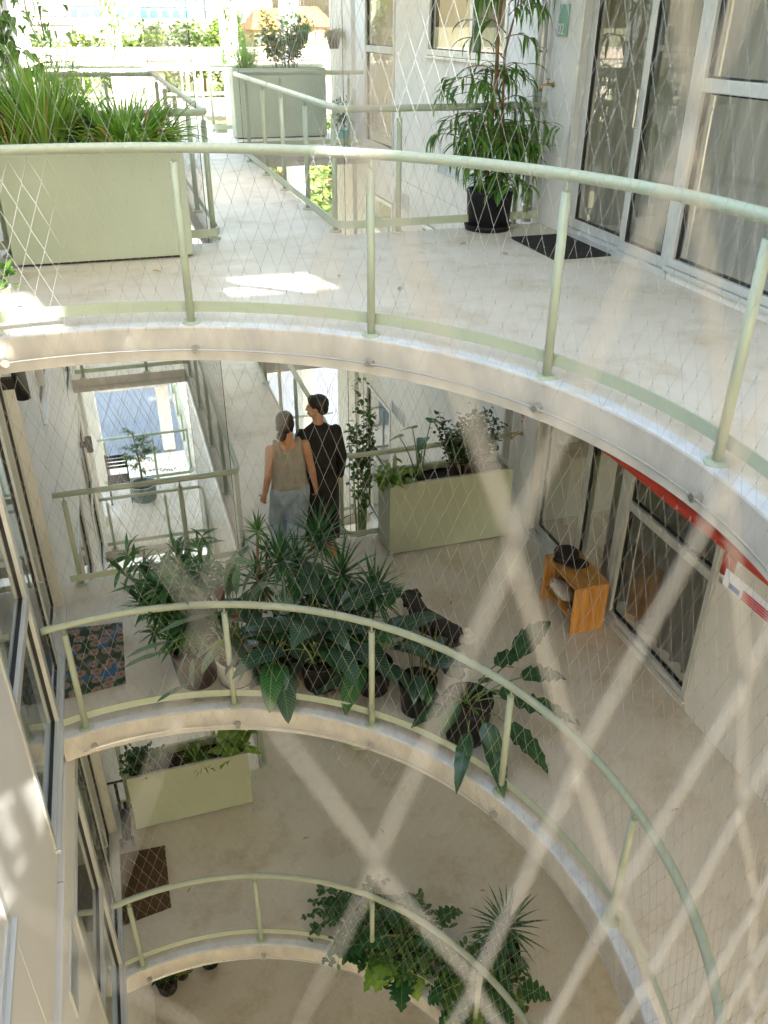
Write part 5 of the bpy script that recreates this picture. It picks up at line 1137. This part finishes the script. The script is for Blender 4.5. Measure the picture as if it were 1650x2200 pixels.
# kick scooter beside the lower planter
t = thing('kick_scooter', 'black kick scooter standing between the lower planter and the left wall', 'scooter', (-.47, 4.40, zC)); z = zC
m_ = MB(); m_.rbox((-.47, 4.34, z+.075), .10, .42, .025); obj('deck', m_, MT['black'], t, bevel=.004); m_ = MB(); m_.tube([(-.47, 4.12, z+.07), (-.47, 4.10, z+.25), (-.47, 4.16, z+.92)], .017, 10); obj('stem', m_, MT['black'], t, True)
m_ = MB(); m_.tube([(-.55, 4.16, z+.93), (-.39, 4.16, z+.93)], .013, 8); obj('handlebar', m_, MT['black'], t, True)
for x, y in ((-.53, 4.08), (-.41, 4.08), (-.47, 4.60)): m_ = MB(); m_.tube([(x-.014, y, z+.06), (x+.014, y, z+.06)], .058, 20); obj('wheel', m_, MT['black'], t)
m_ = MB(); m_.tube([(-.51, 4.08, z+.06), (-.43, 4.08, z+.06)], .012, 8); obj('axle', m_, MT['labblue'], t, True)
# slatted chair on the lower cross floor
t = thing('folding_chair', 'black slatted folding chair beside the feathery tree', 'chair', (-.22, 12.15, zC)); z = zC; sx0, sx1, sy0, sy1 = -.42, -.02, 11.98, 12.36
m_ = MB()
for k in range(6): m_.box(sx0, sx1, sy0+.065*k, sy0+.065*k+.045, z+.44, z+.455)
obj('seat', m_, MT['black'], t)
m_ = MB()
for k in range(4): m_.box(sx0, sx1, sy1+.03, sy1+.045, z+.56+.075*k, z+.61+.075*k)
obj('backrest', m_, MT['black'], t)
for x in (sx0+.015, sx1-.015):
    m_ = MB(); m_.tube([(x, sy0, z), (x, sy1+.02, z+.44), (x, sy1+.05, z+.86)], .013, 8); obj('leg', m_, MT['black'], t, True); m_ = MB(); m_.tube([(x, sy1, z), (x, sy0+.02, z+.44)], .013, 8); obj('leg', m_, MT['black'], t, True)
# steel downpipe piece, conduit on left wall
# ---------------- surroundings ----------------
zg = -11.5
g_ = MB(); g_.add([(-3000, -400, zg), (3000, -400, zg), (3000, 5000, zg), (-3000, 5000, zg)], [(0, 1, 2, 3)]); struct(obj('ground', g_, pm('dry_grass_ground', (.12, .14, .05), .9, var=0, col2=(.22, .19, .12), scale=.05, detail=8)))
g_ = MB(); g_.box(-14, 20, 20.6, 44, zg+.01, zD-.01); struct(obj('forecourt', g_, pm('pale_paving', (.13, .15, .175), .7, var=.06, scale=2)))
# motorway viaduct
t = thing('viaduct', 'pale concrete road viaduct crossing behind the far railings', 'bridge', (-20, 118, zg)); m_ = MB(); m_.box(-160, 130, 113, 125, -3.4, -2.3); obj('deck', m_, pm('pale_concrete', (.42, .40, .38), .7, var=.06, scale=.6), t); m_ = MB(); m_.box(-160, 130, 112.8, 113.1, -2.3, -1.45); m_.box(-160, 130, 124.9, 125.2, -2.3, -1.45); obj('parapet', m_, pm('pink_parapet', (.46, .40, .37), .7, var=.05, scale=.5), t)
for x in range(-150, 130, 22): m_ = MB(); m_.box(x, x+5, 114, 124, zg, -3.4); obj('pier', m_, MT['fascia'], t)
m_ = MB(); m_.tube([(-160, 112.7, -1.05), (130, 112.7, -1.05)], .12, 6); obj('guard_rail', m_, MT['galv'], t)
# buildings
def block(x0, x1, y0, y1, h, wall, label, wc, nx, nz, roof=None, z0=zg, balcony=None):
    t = thing('building', label, 'building', ((x0+x1)/2, (y0+y1)/2, z0)); m_ = MB(); m_.box(x0, x1, y0, y1, z0, z0+h); obj('wall', m_, wall, t)
    dx = (x1-x0)/nx; dz = h/nz
    for i in range(nx):
        for j in range(nz):
            if nx*nz > 100 and (i*7+j*3) % 2: continue
            m_ = MB(); cx = x0+dx*(i+.5); cz = z0+dz*(j+.55); m_.box(cx-dx*.32, cx+dx*.32, y0-.25, y0-.02, cz-dz*.28, cz+dz*.25); obj('window', m_, wc, t)
    m_ = MB()
    for j in range(1, nz): m_.box(x0-.3, x1+.3, y0-.45, y0-.01, z0+dz*j-.18, z0+dz*j+.18)
    obj('floor_bands', m_, MT['white'], t)
    if roof: m_ = MB(); a = (x0-.6, x1+.6, y0-.6, y1+.6); zz = z0+h; m_.add([(a[0], a[2], zz), (a[1], a[2], zz), (a[1], a[3], zz), (a[0], a[3], zz), ((a[0]+a[1])/2-2, (a[2]+a[3])/2, zz+3), ((a[0]+a[1])/2+2, (a[2]+a[3])/2, zz+3)], [(0, 1, 5, 4), (1, 2, 5), (2, 3, 4, 5), (3, 0, 4), (3, 2, 1, 0)]); obj('roof', m_, roof, t)
teal = pm('teal_glazing', (.06, .27, .29), .3, var=.15, scale=.2); tealw = pm('teal_wall', (.14, .34, .36), .5, var=.08, scale=.3); whitew = pm('white_render', (.34, .33, .31), .7, var=.05, scale=.2); terr = pm('orange_roof_tile', (.45, .17, .07), .8, var=.15, scale=.5); terw = pm('ochre_render', (.55, .36, .22), .8, var=.08, scale=.3); dwin = pm('far_window', (.16, .20, .22), .3, var=.1, scale=.3)
block(-3, 35, 285, 305, 46, tealw, 'long teal glazed tower block beyond the park trees', teal, 12, 8)
block(-7, 37, 268, 284, 14, whitew, 'low white podium in front of the teal tower block', dwin, 14, 2)
block(-9, -1.6, 190, 205, 30, whitew, 'white apartment block at the far left above the grasses', dwin, 4, 7)
block(40, 62, 320, 340, 21, whitew, 'hazy pale office block right of the teal tower', dwin, 7, 5)
block(26.5, 32.5, 150, 160, 12.2, terw, 'ochre house with an orange tiled roof behind the tall shrub', dwin, 4, 4, terr)
block(34, 41, 156, 166, 12.6, terw, 'second ochre house with an orange roof further right', dwin, 4, 4, terr)
block(60, 90, 140, 160, 20, whitew, 'white apartment block seen between the right columns', dwin, 7, 6)
def far_tree(x, y, h, seed, label, mat='far'):
    rng = random.Random(seed); t = thing('park_tree', label, 'tree', (x, y, zg), 'park trees beyond the viaduct'); m_ = MB(); m_.tube([(x, y, zg), (x+.2, y, zg+h*.3), (x, y+.2, zg+h*.62)], [.32, .24, .1], 7)
    for k in range(5): a = k*1.26; m_.tube([(x, y, zg+h*(.25+.05*k)), (x+h*.22*math.cos(a), y+h*.22*math.sin(a), zg+h*(.5+.05*k))], [.12, .04], 5)
    obj('trunk', m_, MT['bark'], t, True); lf = MB(); cl = [(V3(x+rng.gauss(0, h*.15), y+rng.gauss(0, h*.12), zg+h*rng.uniform(.35, .88)), h*rng.uniform(.12, .22)) for _ in range(11)]
    for k in range(900):
        c, r = rng.choice(cl); d = rdir(rng, -60, 90); p = c+d*r*rng.uniform(.5, 1.05); leaf(lf, p, rdir(rng, -50, 50), h*.065*rng.uniform(.6, 1.3), h*.05, .5, 'oval', 2)
    obj('crown', lf, LM[mat], t)
k = 0
rng_ = random.Random(77)
for (x, y, h) in ((-12, 170, 12), (-6, 178, 12.4), (-1, 166, 12.5), (4, 176, 12.5), (8.5, 168, 12.8), (13, 180, 12.6), (17, 170, 13), (21, 178, 14), (25, 172, 15), (28, 184, 15.5), (31, 178, 14.5), (22, 140, 9.5), (25.5, 136, 10), (30, 132, 9.5), (35, 138, 10), (40, 135, 11), (46, 140, 12), (-3, 150, 9.5), (5, 148, 9), (12, 150, 9.5), (52, 150, 12)):
    far_tree(x, y, h, 200+k, 'rounded pale green park tree beyond the viaduct, one of a loose row', 'far' if k % 3 else 'far2'); k += 1
for (x, y, h) in ((-2, 74, 5), (4.5, 80, 5), (8, 66, 5.5), (12, 60, 7), (11.5, 48, 6.5), (15, 54, 8), (11, 38, 7), (13.5, 42, 8), (10.5, 31, 7.5), (13, 33, 8.5)):
    far_tree(x, y, h, 300+k, 'small garden tree on the near side of the viaduct, one of a scattered group', 'far'); k += 1
